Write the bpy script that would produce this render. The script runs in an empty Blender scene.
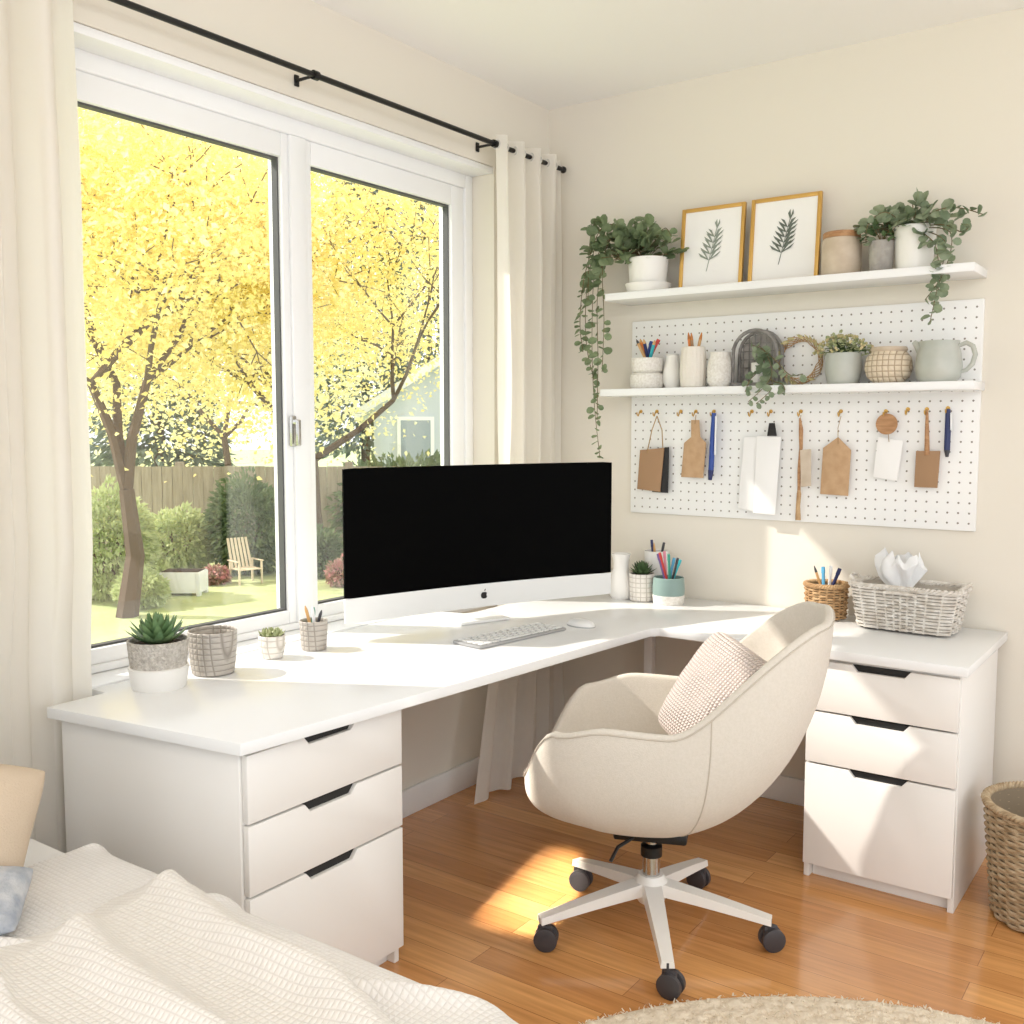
import bpy,bmesh,math,random
from mathutils import Vector,Matrix,Euler,Quaternion,noise
from math import sin,cos,pi,radians as rad,atan,atan2,sqrt
rn=random.Random(11)
C=bpy.context.scene.collection
def S(r,g,b):
    f=lambda c:(c/255/12.92 if c/255<=.04045 else ((c/255+.055)/1.055)**2.4)
    return (f(r),f(g),f(b),1)
# ---------------- camera frame ----------------
CAM=Vector((2.27,-3.54,1.42)); YAW=rad(35.5); PIT=atan(87/1007); FP=1007.
fh=Vector((-sin(YAW),cos(YAW),0)); rt=Vector((cos(YAW),sin(YAW),0))
FW=fh*cos(PIT)+Vector((0,0,-sin(PIT))); UP=fh*sin(PIT)+Vector((0,0,cos(PIT)))
def ray(px,py): return FW*FP+rt*(px-512)+UP*(512-py)
def onx(px,py,x): d=ray(px,py); return CAM+d*((x-CAM.x)/d.x)
def ony(px,py,y): d=ray(px,py); return CAM+d*((y-CAM.y)/d.y)
def onz(px,py,z): d=ray(px,py); return CAM+d*((z-CAM.z)/d.z)
def far(px,dist,z=-.5):
    p=CAM+fh*dist+rt*((px-512)/FP*dist); p.z=z; return p
cd=bpy.data.cameras.new('camera'); co=bpy.data.objects.new('camera',cd); C.objects.link(co)
co.location=CAM; co.rotation_euler=(pi/2-PIT,0,YAW); cd.lens=36*FP/1024; cd.sensor_width=36; cd.clip_start=.02
bpy.context.scene.camera=co
# ---------------- materials ----------------
def nodes(m): m.use_nodes=True; nt=m.node_tree; return nt,nt.nodes,nt.links,nt.nodes['Principled BSDF']
def mat(name,col,rough=.5,metal=0,bump=0,bscale=200,col2=None,vscale=8,stretch=(1,1,1),transl=0,sheen=0,coat=0,tcol=None,spec=.5):
    m=bpy.data.materials.new(name); nt,N,L,b=nodes(m)
    b.inputs['Base Color'].default_value=col; b.inputs['Roughness'].default_value=rough; b.inputs['Metallic'].default_value=metal
    b.inputs['Sheen Weight'].default_value=sheen; b.inputs['Coat Weight'].default_value=coat; b.inputs['Specular IOR Level'].default_value=spec
    if col2 or bump:
        tc=N.new('ShaderNodeTexCoord'); mp=N.new('ShaderNodeMapping'); mp.inputs['Scale'].default_value=stretch
        L.new(tc.outputs['Object'],mp.inputs['Vector'])
    src=None
    if col2:
        n=N.new('ShaderNodeTexNoise'); n.inputs['Scale'].default_value=vscale; n.inputs['Detail'].default_value=5
        L.new(mp.outputs[0],n.inputs['Vector'])
        r=N.new('ShaderNodeValToRGB'); r.color_ramp.elements[0].position=.35; r.color_ramp.elements[1].position=.65
        r.color_ramp.elements[0].color=col; r.color_ramp.elements[1].color=col2
        L.new(n.outputs['Fac'],r.inputs[0]); L.new(r.outputs[0],b.inputs['Base Color']); src=r.outputs[0]
    if bump:
        n=N.new('ShaderNodeTexNoise'); n.inputs['Scale'].default_value=bscale; n.inputs['Detail'].default_value=3
        L.new(mp.outputs[0],n.inputs['Vector'])
        bp=N.new('ShaderNodeBump'); bp.inputs['Strength'].default_value=bump; bp.inputs['Distance'].default_value=.01
        L.new(n.outputs['Fac'],bp.inputs['Height']); L.new(bp.outputs[0],b.inputs['Normal'])
    if transl:
        t=N.new('ShaderNodeBsdfTranslucent'); t.inputs[0].default_value=tcol or col
        if src and not tcol: L.new(src,t.inputs[0])
        mx=N.new('ShaderNodeMixShader'); mx.inputs[0].default_value=transl
        L.new(b.outputs[0],mx.inputs[1]); L.new(t.outputs[0],mx.inputs[2]); L.new(mx.outputs[0],N['Material Output'].inputs[0])
    return m
def weave_mat(name,col,col2,sc,strength=.6,rough=.9,dist=.006,axes=(0,2)):
    m=bpy.data.materials.new(name); nt,N,L,b=nodes(m)
    b.inputs['Roughness'].default_value=rough; b.inputs['Sheen Weight'].default_value=.1
    tc=N.new('ShaderNodeTexCoord'); sp=N.new('ShaderNodeSeparateXYZ'); L.new(tc.outputs['Object'],sp.inputs[0])
    outs=[]
    for a in axes:
        mu=N.new('ShaderNodeMath'); mu.operation='MULTIPLY'; mu.inputs[1].default_value=sc; L.new(sp.outputs[a],mu.inputs[0])
        si=N.new('ShaderNodeMath'); si.operation='SINE'; L.new(mu.outputs[0],si.inputs[0])
        ab=N.new('ShaderNodeMath'); ab.operation='ABSOLUTE'; L.new(si.outputs[0],ab.inputs[0]); outs.append(ab)
    mi=N.new('ShaderNodeMath'); mi.operation='MINIMUM'; L.new(outs[0].outputs[0],mi.inputs[0]); L.new(outs[1].outputs[0],mi.inputs[1])
    r=N.new('ShaderNodeValToRGB'); r.color_ramp.elements[0].color=col2; r.color_ramp.elements[1].color=col; r.color_ramp.elements[1].position=.4
    L.new(mi.outputs[0],r.inputs[0]); L.new(r.outputs[0],b.inputs['Base Color'])
    bp=N.new('ShaderNodeBump'); bp.inputs['Strength'].default_value=strength; bp.inputs['Distance'].default_value=dist
    L.new(mi.outputs[0],bp.inputs['Height']); L.new(bp.outputs[0],b.inputs['Normal'])
    return m
M={}
M['wall']=mat('wall paint',S(229,222,209),.85,bump=.05,bscale=300)
M['ceil']=mat('ceiling paint',S(245,243,240),.9,bump=.04,bscale=200)
M['trim']=mat('trim white',S(244,244,243),.4)
M['frame']=mat('window vinyl',S(243,243,243),.35)
M['gasket']=mat('gasket',S(80,80,80),.6)
M['white']=mat('white laminate',S(236,236,235),.26,bump=.01,bscale=30)
M['cab']=mat('cabinet white',S(238,235,230),.4)
M['black']=mat('black metal',S(28,27,26),.4,metal=.3)
M['dark']=mat('dark recess',S(30,29,28),.7)
M['screen']=mat('black screen',S(1,1,1),.5,spec=.04)
M['alu']=mat('satin white aluminium',S(232,232,230),.3)
M['keybase']=mat('keyboard aluminium',S(172,172,172),.35,metal=.3)
M['chrome']=mat('chrome',S(190,188,184),.18,metal=1)
M['ringm']=mat('pale curtain ring',S(215,212,205),.35)
M['caster']=mat('caster plastic',S(62,58,60),.45)
M['cream']=mat('cream upholstery',S(216,208,196),.85,bump=.20,bscale=380,sheen=.15,col2=S(211,203,190),vscale=150)
M['seam']=mat('upholstery seam',S(194,184,170),.85)
M['creammetal']=mat('cream metal',S(232,228,221),.35)
M['curt']=mat('curtain linen',S(244,240,233),.9,bump=.08,bscale=350,transl=.5,stretch=(1,1,.4),tcol=S(252,248,239))
M['duvet']=weave_mat('waffle duvet',S(232,228,223),S(219,214,208),280,.5,dist=.003,axes=(0,1))
M['throw']=weave_mat('throw weave',S(232,227,220),S(216,210,202),280,.55,dist=.003,axes=(0,1))
M['sheet']=mat('sheet',S(238,236,233),.9,bump=.05)
M['pill']=mat('beige linen',S(198,179,156),.9,bump=.2,bscale=250)
M['greyp']=mat('grey linen',S(150,156,166),.9,bump=.3,bscale=150,col2=S(190,191,193),vscale=30)
M['bluep']=mat('blue cloth',S(72,104,160),.9,bump=.2)
M['knit']=weave_mat('knitted blush',S(231,216,208),S(210,192,183),330,1.0,dist=.006,axes=(0,2))
M['cer']=mat('white ceramic',S(236,233,227),.35,bump=.03,bscale=40)
M['cermat']=mat('matt cream ceramic',S(228,221,210),.7,bump=.3,bscale=60)
M['wcer']=mat('speckled white ceramic',S(234,230,223),.6,col2=S(216,210,200),vscale=120)
M['grey']=mat('grey textured ceramic',S(184,176,165),.85,bump=1.0,bscale=180,col2=S(214,207,197),vscale=110)
M['silver']=weave_mat('hammered taupe',S(184,176,166),S(140,132,122),200,.8,.5,dist=.003,axes=(0,2))
M['pattern']=weave_mat('white diamond relief',S(232,226,217),S(188,179,166),170,.7,.6,dist=.003,axes=(0,2))
M['concrete']=mat('concrete',S(172,167,160),.9,bump=.4,bscale=80,col2=S(146,141,135),vscale=20)
M['lantern']=mat('lantern metal',S(108,104,100),.6,bump=.3,bscale=80,col2=S(146,142,138),vscale=30)
M['teal']=mat('sage glaze',S(134,157,151),.35)
M['sage']=mat('grey green glaze',S(174,177,168),.3,bump=.05,bscale=40,col2=S(188,189,180),vscale=10)
M['beigejar']=mat('beige stoneware',S(206,190,170),.6,col2=S(192,174,152),vscale=20)
M['woodlid']=mat('light wood',S(186,142,100),.6,col2=S(160,114,74),vscale=20,stretch=(1,6,6))
M['kraft']=mat('kraft card',S(196,162,126),.9,bump=.1,col2=S(184,149,112),vscale=30)
M['brownc']=mat('brown card',S(162,128,96),.85)
M['blackc']=mat('black card',S(35,32,32),.7)
M['paper']=mat('paper',S(241,239,236),.9)
M['gold']=mat('gold frame',S(210,167,92),.35,metal=.65)
M['brass']=mat('brass',S(202,162,88),.3,metal=.8)
M['string']=mat('jute string',S(166,136,96),.95)
M['soil']=mat('soil',S(70,52,40),1,bump=.6,bscale=120)
M['vine']=mat('grey green leaf',S(106,126,88),.6,col2=S(152,166,128),vscale=14,transl=.3)
M['vine2']=mat('silver leaf',S(114,132,102),.6,col2=S(160,172,144),vscale=14,transl=.3)
M['leafd']=mat('deep green leaf',S(68,94,58),.5,col2=S(94,118,74),vscale=20,transl=.1)
M['succ']=mat('succulent green',S(80,114,76),.45,col2=S(126,154,104),vscale=20)
M['succ2']=mat('pale succulent',S(150,160,114),.5,col2=S(178,182,138),vscale=40)
M['flower']=mat('cream buds',S(204,188,144),.8,col2=S(156,152,104),vscale=60)
M['stem']=mat('stem',S(116,100,68),.8)
M['wick']=mat('natural wicker',S(198,164,122),.75,col2=S(168,130,88),vscale=30)
M['wickw']=mat('whitewashed wicker',S(228,223,215),.8,col2=S(200,191,179),vscale=40)
M['wickg']=mat('round wicker',S(196,176,146),.8,col2=S(164,140,108),vscale=30)
M['lining']=mat('basket lining',S(146,130,108),1)
M['liningw']=mat('pale basket lining',S(192,183,170),1)
M['tissue']=mat('tissue',S(244,244,244),.9,transl=.2)
M['rug']=mat('rug wool',S(232,219,198),1,bump=.5,bscale=90,col2=S(218,203,180),vscale=60)
M['pile']=mat('rug pile',S(240,229,211),1,transl=.4)
M['bristle']=mat('bristle',S(190,120,60),.8)
M['art']=mat('sage print ink',S(142,150,138),.9)
M['art2']=mat('dark print ink',S(104,112,102),.9)
for n,c in dict(blue=(40,72,150),navy=(34,44,92),red=(196,60,52),orange=(222,130,60),green=(70,150,130),sky=(90,170,210),pink=(226,140,160),violet=(120,96,160),yellow=(232,196,90),wood=(206,160,104),dgrey=(60,60,64),cyan=(60,180,190),wpen=(235,235,235)).items():
    M['p_'+n]=mat('pen '+n,S(*c),.4)
M['leafy']=mat('yellow leaves',S(252,232,146),.8,col2=S(255,244,188),vscale=1.5,transl=.5,tcol=S(255,243,176),spec=.1)  # outdoor albedos from here on are lightened, painting in a pale haze
M['leafy2']=mat('pale yellow leaves',S(251,238,172),.8,col2=S(250,247,208),vscale=1.2,transl=.5,tcol=S(255,250,208),spec=.1)
M['bark']=mat('bark',S(96,80,68),.9,bump=.5,bscale=20)
M['ever']=mat('evergreen',S(104,120,106),.9,col2=S(142,154,136),vscale=2,transl=.2,spec=.1)
M['shrub']=mat('shrub light',S(188,200,150),.8,col2=S(216,224,180),vscale=4,transl=.3,spec=.1)
M['shrubd']=mat('shrub dark',S(98,118,86),.8,col2=S(140,156,118),vscale=4,transl=.2,spec=.1)
M['pinkf']=mat('pink flowers',S(222,156,162),.8,col2=S(160,150,120),vscale=14)
M['fence']=mat('weathered fence',S(178,167,154),.9,col2=S(158,147,134),vscale=3,stretch=(8,8,1))
M['grass']=mat('lawn grass',S(176,188,136),.95,col2=S(198,206,152),vscale=1.2,bump=.4,bscale=60)
M['house']=mat('house siding',S(198,205,211),.8)
M['roof']=mat('house roof',S(228,228,227),.8)
M['hglass']=mat('house glass',S(150,162,172),.2)
M['gwood']=mat('garden wood',S(218,202,176),.8)
m=bpy.data.materials.new('glass'); nt,N,L,b=nodes(m); t=N.new('ShaderNodeBsdfTransparent'); g_=N.new('ShaderNodeBsdfGlossy'); g_.inputs['Roughness'].default_value=.02
mx=N.new('ShaderNodeMixShader'); mx.inputs[0].default_value=.07; L.new(t.outputs[0],mx.inputs[1]); L.new(g_.outputs[0],mx.inputs[2]); L.new(mx.outputs[0],N['Material Output'].inputs[0]); M['glass']=m
# floor
m=bpy.data.materials.new('oak planks'); nt,N,L,b=nodes(m); tc=N.new('ShaderNodeTexCoord')
br=N.new('ShaderNodeTexBrick'); br.offset=.37; br.inputs['Scale'].default_value=1; br.inputs['Brick Width'].default_value=1.1; br.inputs['Row Height'].default_value=.095
br.inputs['Mortar Size'].default_value=.0009; br.inputs['Color1'].default_value=S(228,171,108); br.inputs['Color2'].default_value=S(199,139,82); br.inputs['Mortar'].default_value=S(146,96,54)
br.inputs['Bias'].default_value=0
L.new(tc.outputs['Object'],br.inputs['Vector'])
mp=N.new('ShaderNodeMapping'); mp.inputs['Scale'].default_value=(1.6,26,1); L.new(tc.outputs['Object'],mp.inputs[0])
nz=N.new('ShaderNodeTexNoise'); nz.inputs['Scale'].default_value=2.2; nz.inputs['Detail'].default_value=7; L.new(mp.outputs[0],nz.inputs['Vector'])
rp=N.new('ShaderNodeValToRGB'); rp.color_ramp.elements[0].position=.3; rp.color_ramp.elements[1].position=.75; rp.color_ramp.elements[0].color=(.76,.70,.64,1); rp.color_ramp.elements[1].color=(1.08,1.06,1.04,1)
L.new(nz.outputs['Fac'],rp.inputs[0]); mi=N.new('ShaderNodeMix'); mi.data_type='RGBA'; mi.blend_type='MULTIPLY'; mi.inputs[0].default_value=1
L.new(br.outputs['Color'],mi.inputs[6]); L.new(rp.outputs[0],mi.inputs[7]); L.new(mi.outputs[2],b.inputs['Base Color'])
b.inputs['Roughness'].default_value=.2; b.inputs['Coat Weight'].default_value=.4; b.inputs['Coat Roughness'].default_value=.1; bp=N.new('ShaderNodeBump'); bp.inputs['Strength'].default_value=.12; bp.inputs['Distance'].default_value=.002; bp.invert=True
L.new(br.outputs['Fac'],bp.inputs['Height']); L.new(bp.outputs[0],b.inputs['Normal']); M['floor']=m
# pegboard
m=bpy.data.materials.new('pegboard'); nt,N,L,b=nodes(m); tc=N.new('ShaderNodeTexCoord')
v1=N.new('ShaderNodeVectorMath'); v1.operation='MULTIPLY'; v1.inputs[1].default_value=(1/.034,0,1/.034); L.new(tc.outputs['Object'],v1.inputs[0])
v2=N.new('ShaderNodeVectorMath'); v2.operation='FRACTION'; L.new(v1.outputs[0],v2.inputs[0])
v3=N.new('ShaderNodeVectorMath'); v3.operation='SUBTRACT'; v3.inputs[1].default_value=(.5,0,.5); L.new(v2.outputs[0],v3.inputs[0])
v4=N.new('ShaderNodeVectorMath'); v4.operation='LENGTH'; L.new(v3.outputs[0],v4.inputs[0])
lt=N.new('ShaderNodeMath'); lt.operation='LESS_THAN'; lt.inputs[1].default_value=.10; L.new(v4.outputs['Value'],lt.inputs[0])
mi=N.new('ShaderNodeMix'); mi.data_type='RGBA'; mi.inputs[6].default_value=S(240,239,236); mi.inputs[7].default_value=S(136,127,118)
L.new(lt.outputs[0],mi.inputs[0]); L.new(mi.outputs[2],b.inputs['Base Color']); b.inputs['Roughness'].default_value=.5; M['peg']=m
# ---------------- geometry ----------------
class G:
    def __init__(s): s.v=[]; s.f=[]
    def add(s,vs,fs,mx=None):
        o=len(s.v); s.v+=[tuple(mx@Vector(v)) if mx else tuple(v) for v in vs]; s.f+=[tuple(i+o for i in f) for f in fs]; return s
    def bmadd(s,bm,mx=None):
        bm.verts.index_update(); s.add([v.co.copy() for v in bm.verts],[[v.index for v in f.verts] for f in bm.faces],mx); bm.free(); return s
    def box(s,c,d,bev=0,rot=None,seg=2):
        bm=bmesh.new(); bmesh.ops.create_cube(bm,size=1)
        for v in bm.verts: v.co=Vector((v.co.x*d[0],v.co.y*d[1],v.co.z*d[2]))
        if bev: bmesh.ops.bevel(bm,geom=bm.edges[:],offset=bev,segments=seg,affect='EDGES',profile=.5)
        mx=Matrix.Translation(c)
        if rot: mx=mx@Euler(rot).to_matrix().to_4x4()
        return s.bmadd(bm,mx)
    def span(s,a,b,bev=0): 
        return s.box([(a[i]+b[i])/2 for i in range(3)],[abs(b[i]-a[i]) for i in range(3)],bev)
    def extr(s,pts,vec,bev=0,mx=None):
        bm=bmesh.new(); vs=[bm.verts.new(p) for p in pts]; f=bm.faces.new(vs)
        r=bmesh.ops.extrude_face_region(bm,geom=[f]); nv=[e for e in r['geom'] if isinstance(e,bmesh.types.BMVert)]
        bmesh.ops.translate(bm,verts=nv,vec=vec)
        if bev: bmesh.ops.bevel(bm,geom=bm.edges[:],offset=bev,segments=2,affect='EDGES',profile=.5)
        return s.bmadd(bm,mx)
    def lathe(s,prof,c=(0,0,0),n=36,mx=None,fr=None):
        vs=[];fs=[];idx=[]
        for (r,z) in prof:
            if r<1e-6: idx.append([len(vs)]); vs.append((c[0],c[1],c[2]+z))
            else:
                idx.append(list(range(len(vs),len(vs)+n)))
                for k in range(n):
                    a=2*pi*k/n; q=r*(fr(a,z) if fr else 1); vs.append((c[0]+q*cos(a),c[1]+q*sin(a),c[2]+z))
        for A,B in zip(idx,idx[1:]):
            for k in range(n):
                k2=(k+1)%n
                if len(A)==1 and len(B)==1: continue
                if len(A)==1: fs.append((A[0],B[k],B[k2]))
                elif len(B)==1: fs.append((A[k],A[k2],B[0]))
                else: fs.append((A[k],A[k2],B[k2],B[k]))
        return s.add(vs,fs,mx)
    def tube(s,pts,r,n=6,closed=False):
        pts=[Vector(p) for p in pts]; m=len(pts); R=r if isinstance(r,(list,tuple)) else [r]*m
        vs=[];fs=[]; up=None
        for i,p in enumerate(pts):
            if closed: t=pts[(i+1)%m]-pts[i-1]
            else: t=pts[min(i+1,m-1)]-pts[max(i-1,0)]
            t=t.normalized() if t.length>1e-9 else Vector((0,0,1))
            if up is None: up=Vector((0,0,1)) if abs(t.z)<.9 else Vector((1,0,0))
            a=up-t*up.dot(t)
            a=a.normalized() if a.length>1e-6 else t.orthogonal().normalized()
            up=a; b=t.cross(a)
            for k in range(n):
                w=2*pi*k/n; vs.append(p+(a*cos(w)+b*sin(w))*R[i])
        for i in range(m if closed else m-1):
            j=(i+1)%m
            for k in range(n): k2=(k+1)%n; fs.append((i*n+k,i*n+k2,j*n+k2,j*n+k))
        if not closed: fs.append(tuple(range(n-1,-1,-1))); fs.append(tuple((m-1)*n+k for k in range(n)))
        return s.add(vs,fs)
    def ball(s,c,r,n=16,m=10,mx=None):
        if not hasattr(r,'__len__'): r=(r,r,r)
        g=G().lathe([(sin(pi*i/m),-cos(pi*i/m)) for i in range(m+1)],n=n)
        return s.add([(c[0]+v[0]*r[0],c[1]+v[1]*r[1],c[2]+v[2]*r[2]) for v in g.v],g.f,mx)
    def grid(s,fn,nu,nv,cu=False,cv=False):
        o=[]; U=nu if cu else nu+1; V=nv if cv else nv+1
        for j in range(V):
            for i in range(U): o.append(fn(i/nu,j/nv))
        fs=[]
        for j in range(nv):
            for i in range(nu):
                i2=(i+1)%U; j2=(j+1)%V; fs.append((j*U+i,j*U+i2,j2*U+i2,j2*U+i))
        return s.add(o,fs)
    def leaf(s,p,d,nn,L,W,round_=False):
        d=d.normalized(); sd=d.cross(nn); sd=sd.normalized() if sd.length>1e-5 else d.orthogonal().normalized(); n=sd.cross(d)
        if round_:
            pr=[(0,0),(.3,.42),(.65,.5),(.93,.28),(1.02,0),(.93,-.28),(.65,-.5),(.3,-.42)]
            s.add([p+d*a*L+sd*b*W+n*(abs(b)*.25*W) for a,b in pr],[(0,1,2,3,4),(0,4,5,6,7)])
        else:
            s.add([p,p+d*L*.4+sd*W*.5+n*W*.12,p+d*L-n*L*.1,p+d*L*.4-sd*W*.5+n*W*.12],[(0,1,2),(0,2,3)])
        return s
    def fat(s,p,d,L,W,T,up=None,curl=.25):
        d=d.normalized(); sd=d.cross(Vector((0,0,1))); sd=sd.normalized() if sd.length>1e-4 else Vector((1,0,0)); n=sd.cross(d)
        vs=[];rows=[(0,.35,.5),(.3,.8,1),(.6,.9,.8),(.85,.45,.4)]
        for t,w,h in rows:
            q=p+d*L*t+n*curl*L*t*t
            vs+=[q+sd*W/2*w,q+n*T/2*h*.3,q-sd*W/2*w,q-n*T/2*h]
        vs.append(p+d*L+n*curl*L)
        fs=[]
        for i in range(3):
            for k in range(4): fs.append((i*4+k,i*4+(k+1)%4,(i+1)*4+(k+1)%4,(i+1)*4+k))
        for k in range(4): fs.append((12+k,12+(k+1)%4,16))
        fs.append((3,2,1,0)); return s.add(vs,fs)
def mk(name,g,m,smooth=40,recalc=True):
    me=bpy.data.meshes.new(name); me.from_pydata([tuple(v) for v in g.v],[],g.f)
    if recalc:
        bm=bmesh.new(); bm.from_mesh(me); bmesh.ops.recalc_face_normals(bm,faces=bm.faces[:]); bm.to_mesh(me); bm.free()
    me.materials.append(m)
    if smooth: me.shade_smooth(); me.set_sharp_from_angle(angle=rad(smooth))
    me.update(); o=bpy.data.objects.new(name,me); C.objects.link(o); return o
def tag(o,label,cat,group=None):
    o['label']=label; o['category']=cat
    if group: o['group']=group
def thing(name,label,cat,loc=(0,0,0),rz=0,group=None):
    o=bpy.data.objects.new(name,None); C.objects.link(o); o.empty_display_size=.05
    o.location=loc; o.rotation_euler=(0,0,rz); tag(o,label,cat,group); return o
def part(name,g,m,parent,label=None,smooth=40,recalc=True):
    o=mk(name,g,m,smooth,recalc); o.parent=parent
    if label: o['label']=label
    return o
def solo(name,g,m,label,cat,loc=(0,0,0),rz=0,group=None,smooth=40,recalc=True):
    o=mk(name,g,m,smooth,recalc); o.location=loc; o.rotation_euler=(0,0,rz); tag(o,label,cat,group); return o
def struct(name,g,m,parent=None,smooth=30):
    o=mk(name,g,m,smooth); 
    if parent: o.parent=parent
    else: o['kind']='structure'
    return o
V=Vector
# ---------------- room ----------------
WX=-.12; WY=.08; CH=2.73; OT=2.42; OB=.735; OY0=-2.15; OY1=-.31
struct('floor',G().span((-.34,-4.9,-.1),(3.7,.3,0)),M['floor'])
struct('ceiling',G().span((-.34,-4.9,CH),(3.7,.3,CH+.1)),M['ceil'])
g=G(); X0=-.34
g.span((X0,-4.9,0),(WX,WY+.2,OB-.03)); g.span((X0,-4.9,OT),(WX,WY+.2,CH)); g.span((X0,OY1,OB-.03),(WX,WY+.2,OT)); g.span((X0,-4.9,OB-.03),(WX,OY0,OT))
struct('wall_left',g,M['wall'],smooth=0)
struct('wall_back',G().span((WX,WY,0),(3.7,WY+.2,CH)),M['wall'])
struct('baseboard_left',G().box((WX+.008,-2.1,.05),(.016,4.36,.10),.004),M['trim'])
struct('baseboard_back',G().box((1.79,WY-.008,.05),(3.78,.016,.10),.004),M['trim'])
# window
win=bpy.data.objects.new('window_1',None); C.objects.link(win); win['kind']='structure'; win['label']='wide white two pane window looking onto the garden'
part('window_sill',G().box((-.205,(OY0+OY1)/2,.722),(.19,OY1-OY0-.002,.042),.003),M['trim'],win)
def ring(g,x0,x1,y0,y1,z0,z1,w,wt=None,wb=None,bev=.004):
    wt=wt or w; wb=wb or w
    g.span((x0,y0,z0),(x1,y0+w,z1),bev); g.span((x0,y1-w,z0),(x1,y1,z1),bev)
    g.span((x0,y0+w,z1-wt),(x1,y1-w,z1),bev); g.span((x0,y0+w,z0),(x1,y1-w,z0+wb),bev)
g=G(); ring(g,-.33,-.225,OY0,OY1,.744,OT,.045,.075,.022); g.span((-.33,-1.262,.766),(-.225,-1.194,2.345),.004); part('window_frame',g,M['frame'],win)
g=G(); g.span((-.226,OY0+.001,2.395),(-.125,OY1-.001,2.419),.002); part('casing',g,M['frame'],win)
for (a,b_) in ((OY0+.045,-1.262),(-1.194,OY1-.045)):
    l_,r_=(.06,.03) if a<-2 else (.03,.076)
    g=G(); g.span((-.30,a,.766),(-.235,a+l_,2.345),.004); g.span((-.30,b_-r_,.766),(-.235,b_,2.345),.004); g.span((-.30,a+l_,2.27),(-.235,b_-r_,2.345),.004); g.span((-.30,a+l_,.766),(-.235,b_-r_,.809),.004)
    y0,y1=a+l_,b_-r_
    sh=part('sash',g,M['frame'],win)
    g=G(); ring(g,-.275,-.25,y0,y1,.809,2.27,.006,bev=0); part('gasket',g,M['gasket'],sh)
    part('pane',G().span((-.268,y0+.005,.812),(-.262,y1-.005,2.266)),M['glass'],sh)
g=G(); g.box((-.222,-1.275,1.40),(.014,.022,.10),.004); g.box((-.208,-1.275,1.43),(.02,.016,.016),.003); g.box((-.196,-1.275,1.395),(.012,.016,.085),.004); part('window_handle',g,M['chrome'],win,'small grey window handle')
# ---------------- curtains, rod ----------------
RZ=2.47; RX=-.035
rod=thing('curtain_rod','thin black metal curtain rod above the wide window','curtain rod',(RX,0,RZ))
part('pole',G().tube([(0,-3.3,0),(0,.045,0)],.009,12),M['black'],rod)
part('finial',G().ball((0,.055,0),.014),M['black'],rod)
for yy in (-1.33,-.42,-3.0):
    g=G().tube([(-.083,yy,0),(-.010,yy,0)],.005,8); g.box((-.081,yy,0),(.006,.018,.034),.002); g.lathe([(.014,-.010),(.014,.010)],n=16,mx=Matrix.Translation((0,yy,0))@Matrix.Rotation(pi/2,4,'X')); part('bracket',g,M['black'],rod)
def curtain(y0,y1,nf,label,amp=.035,zb=.012,fl=None,seed=0):
    t=thing('curtain',label,'curtain',(RX,(y0+y1)/2,0)); ym=(y0+y1)/2
    def fn(u,v):
        z=RZ+.035-(RZ+.035-zb)*v; y=y0+(y1-y0)*u
        ph=2*pi*nf*u+(1.0 if fl else .6)*noise.noise(V((u*3,v*1.4,seed)))*min(1,v*5)
        a=amp*(1+.5*noise.noise(V((u*5+seed,v*1.5,3)))*min(1,v*6))
        x=a*sin(ph)+.25*a*sin(2.3*ph+seed)*min(1,v*4)+.012*noise.noise(V((u*8,v*4,seed+5)))*min(1,v*5); y+=.008*cos(2*ph)*min(1,v*4)
        if not fl:
            x=max(-.068,min(.055,x)); k=max(0,min(1,(1.15-z)/.38)); k=k*k*(3-2*k); k*=max(0,min(1,(y+2.50)/.12))
            x=x*(1-k)+(-.033+x*.32)*k; x=min(x,.055-.075*k) ; x=max(-.068,x)
        else:
            x=max(-.068,x); w=max(0,(v-.70)/.30)
            x=x*(1-.25*w)+fl[0]*w*(1-u*.5); y+=fl[1]*w*(1-u)
        return (x,y-ym,z)
    part('fabric',G().grid(fn,nf*20,90),M['curt'],t,smooth=180,recalc=False)
    for k in range(nf*2):
        yy=y0+(y1-y0)*(k+.0)/(nf*2)+.006
        part('grommet',G().grid(lambda u,v:(.016*cos(2*pi*u)+.003*cos(2*pi*u)*cos(2*pi*v),yy-ym+.003*sin(2*pi*v),RZ+.016*sin(2*pi*u)+.003*sin(2*pi*u)*cos(2*pi*v)),16,6,True,True),M['ringm'],t)
    return t
curtain(-3.0,-2.115,8,'cream linen curtain at the left side of window beside the bed',seed=2,amp=.03)
curtain(-.415,.035,4,'cream curtain in the room corner between window and shelves',amp=.033,fl=(.07,-.25),seed=8)
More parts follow.
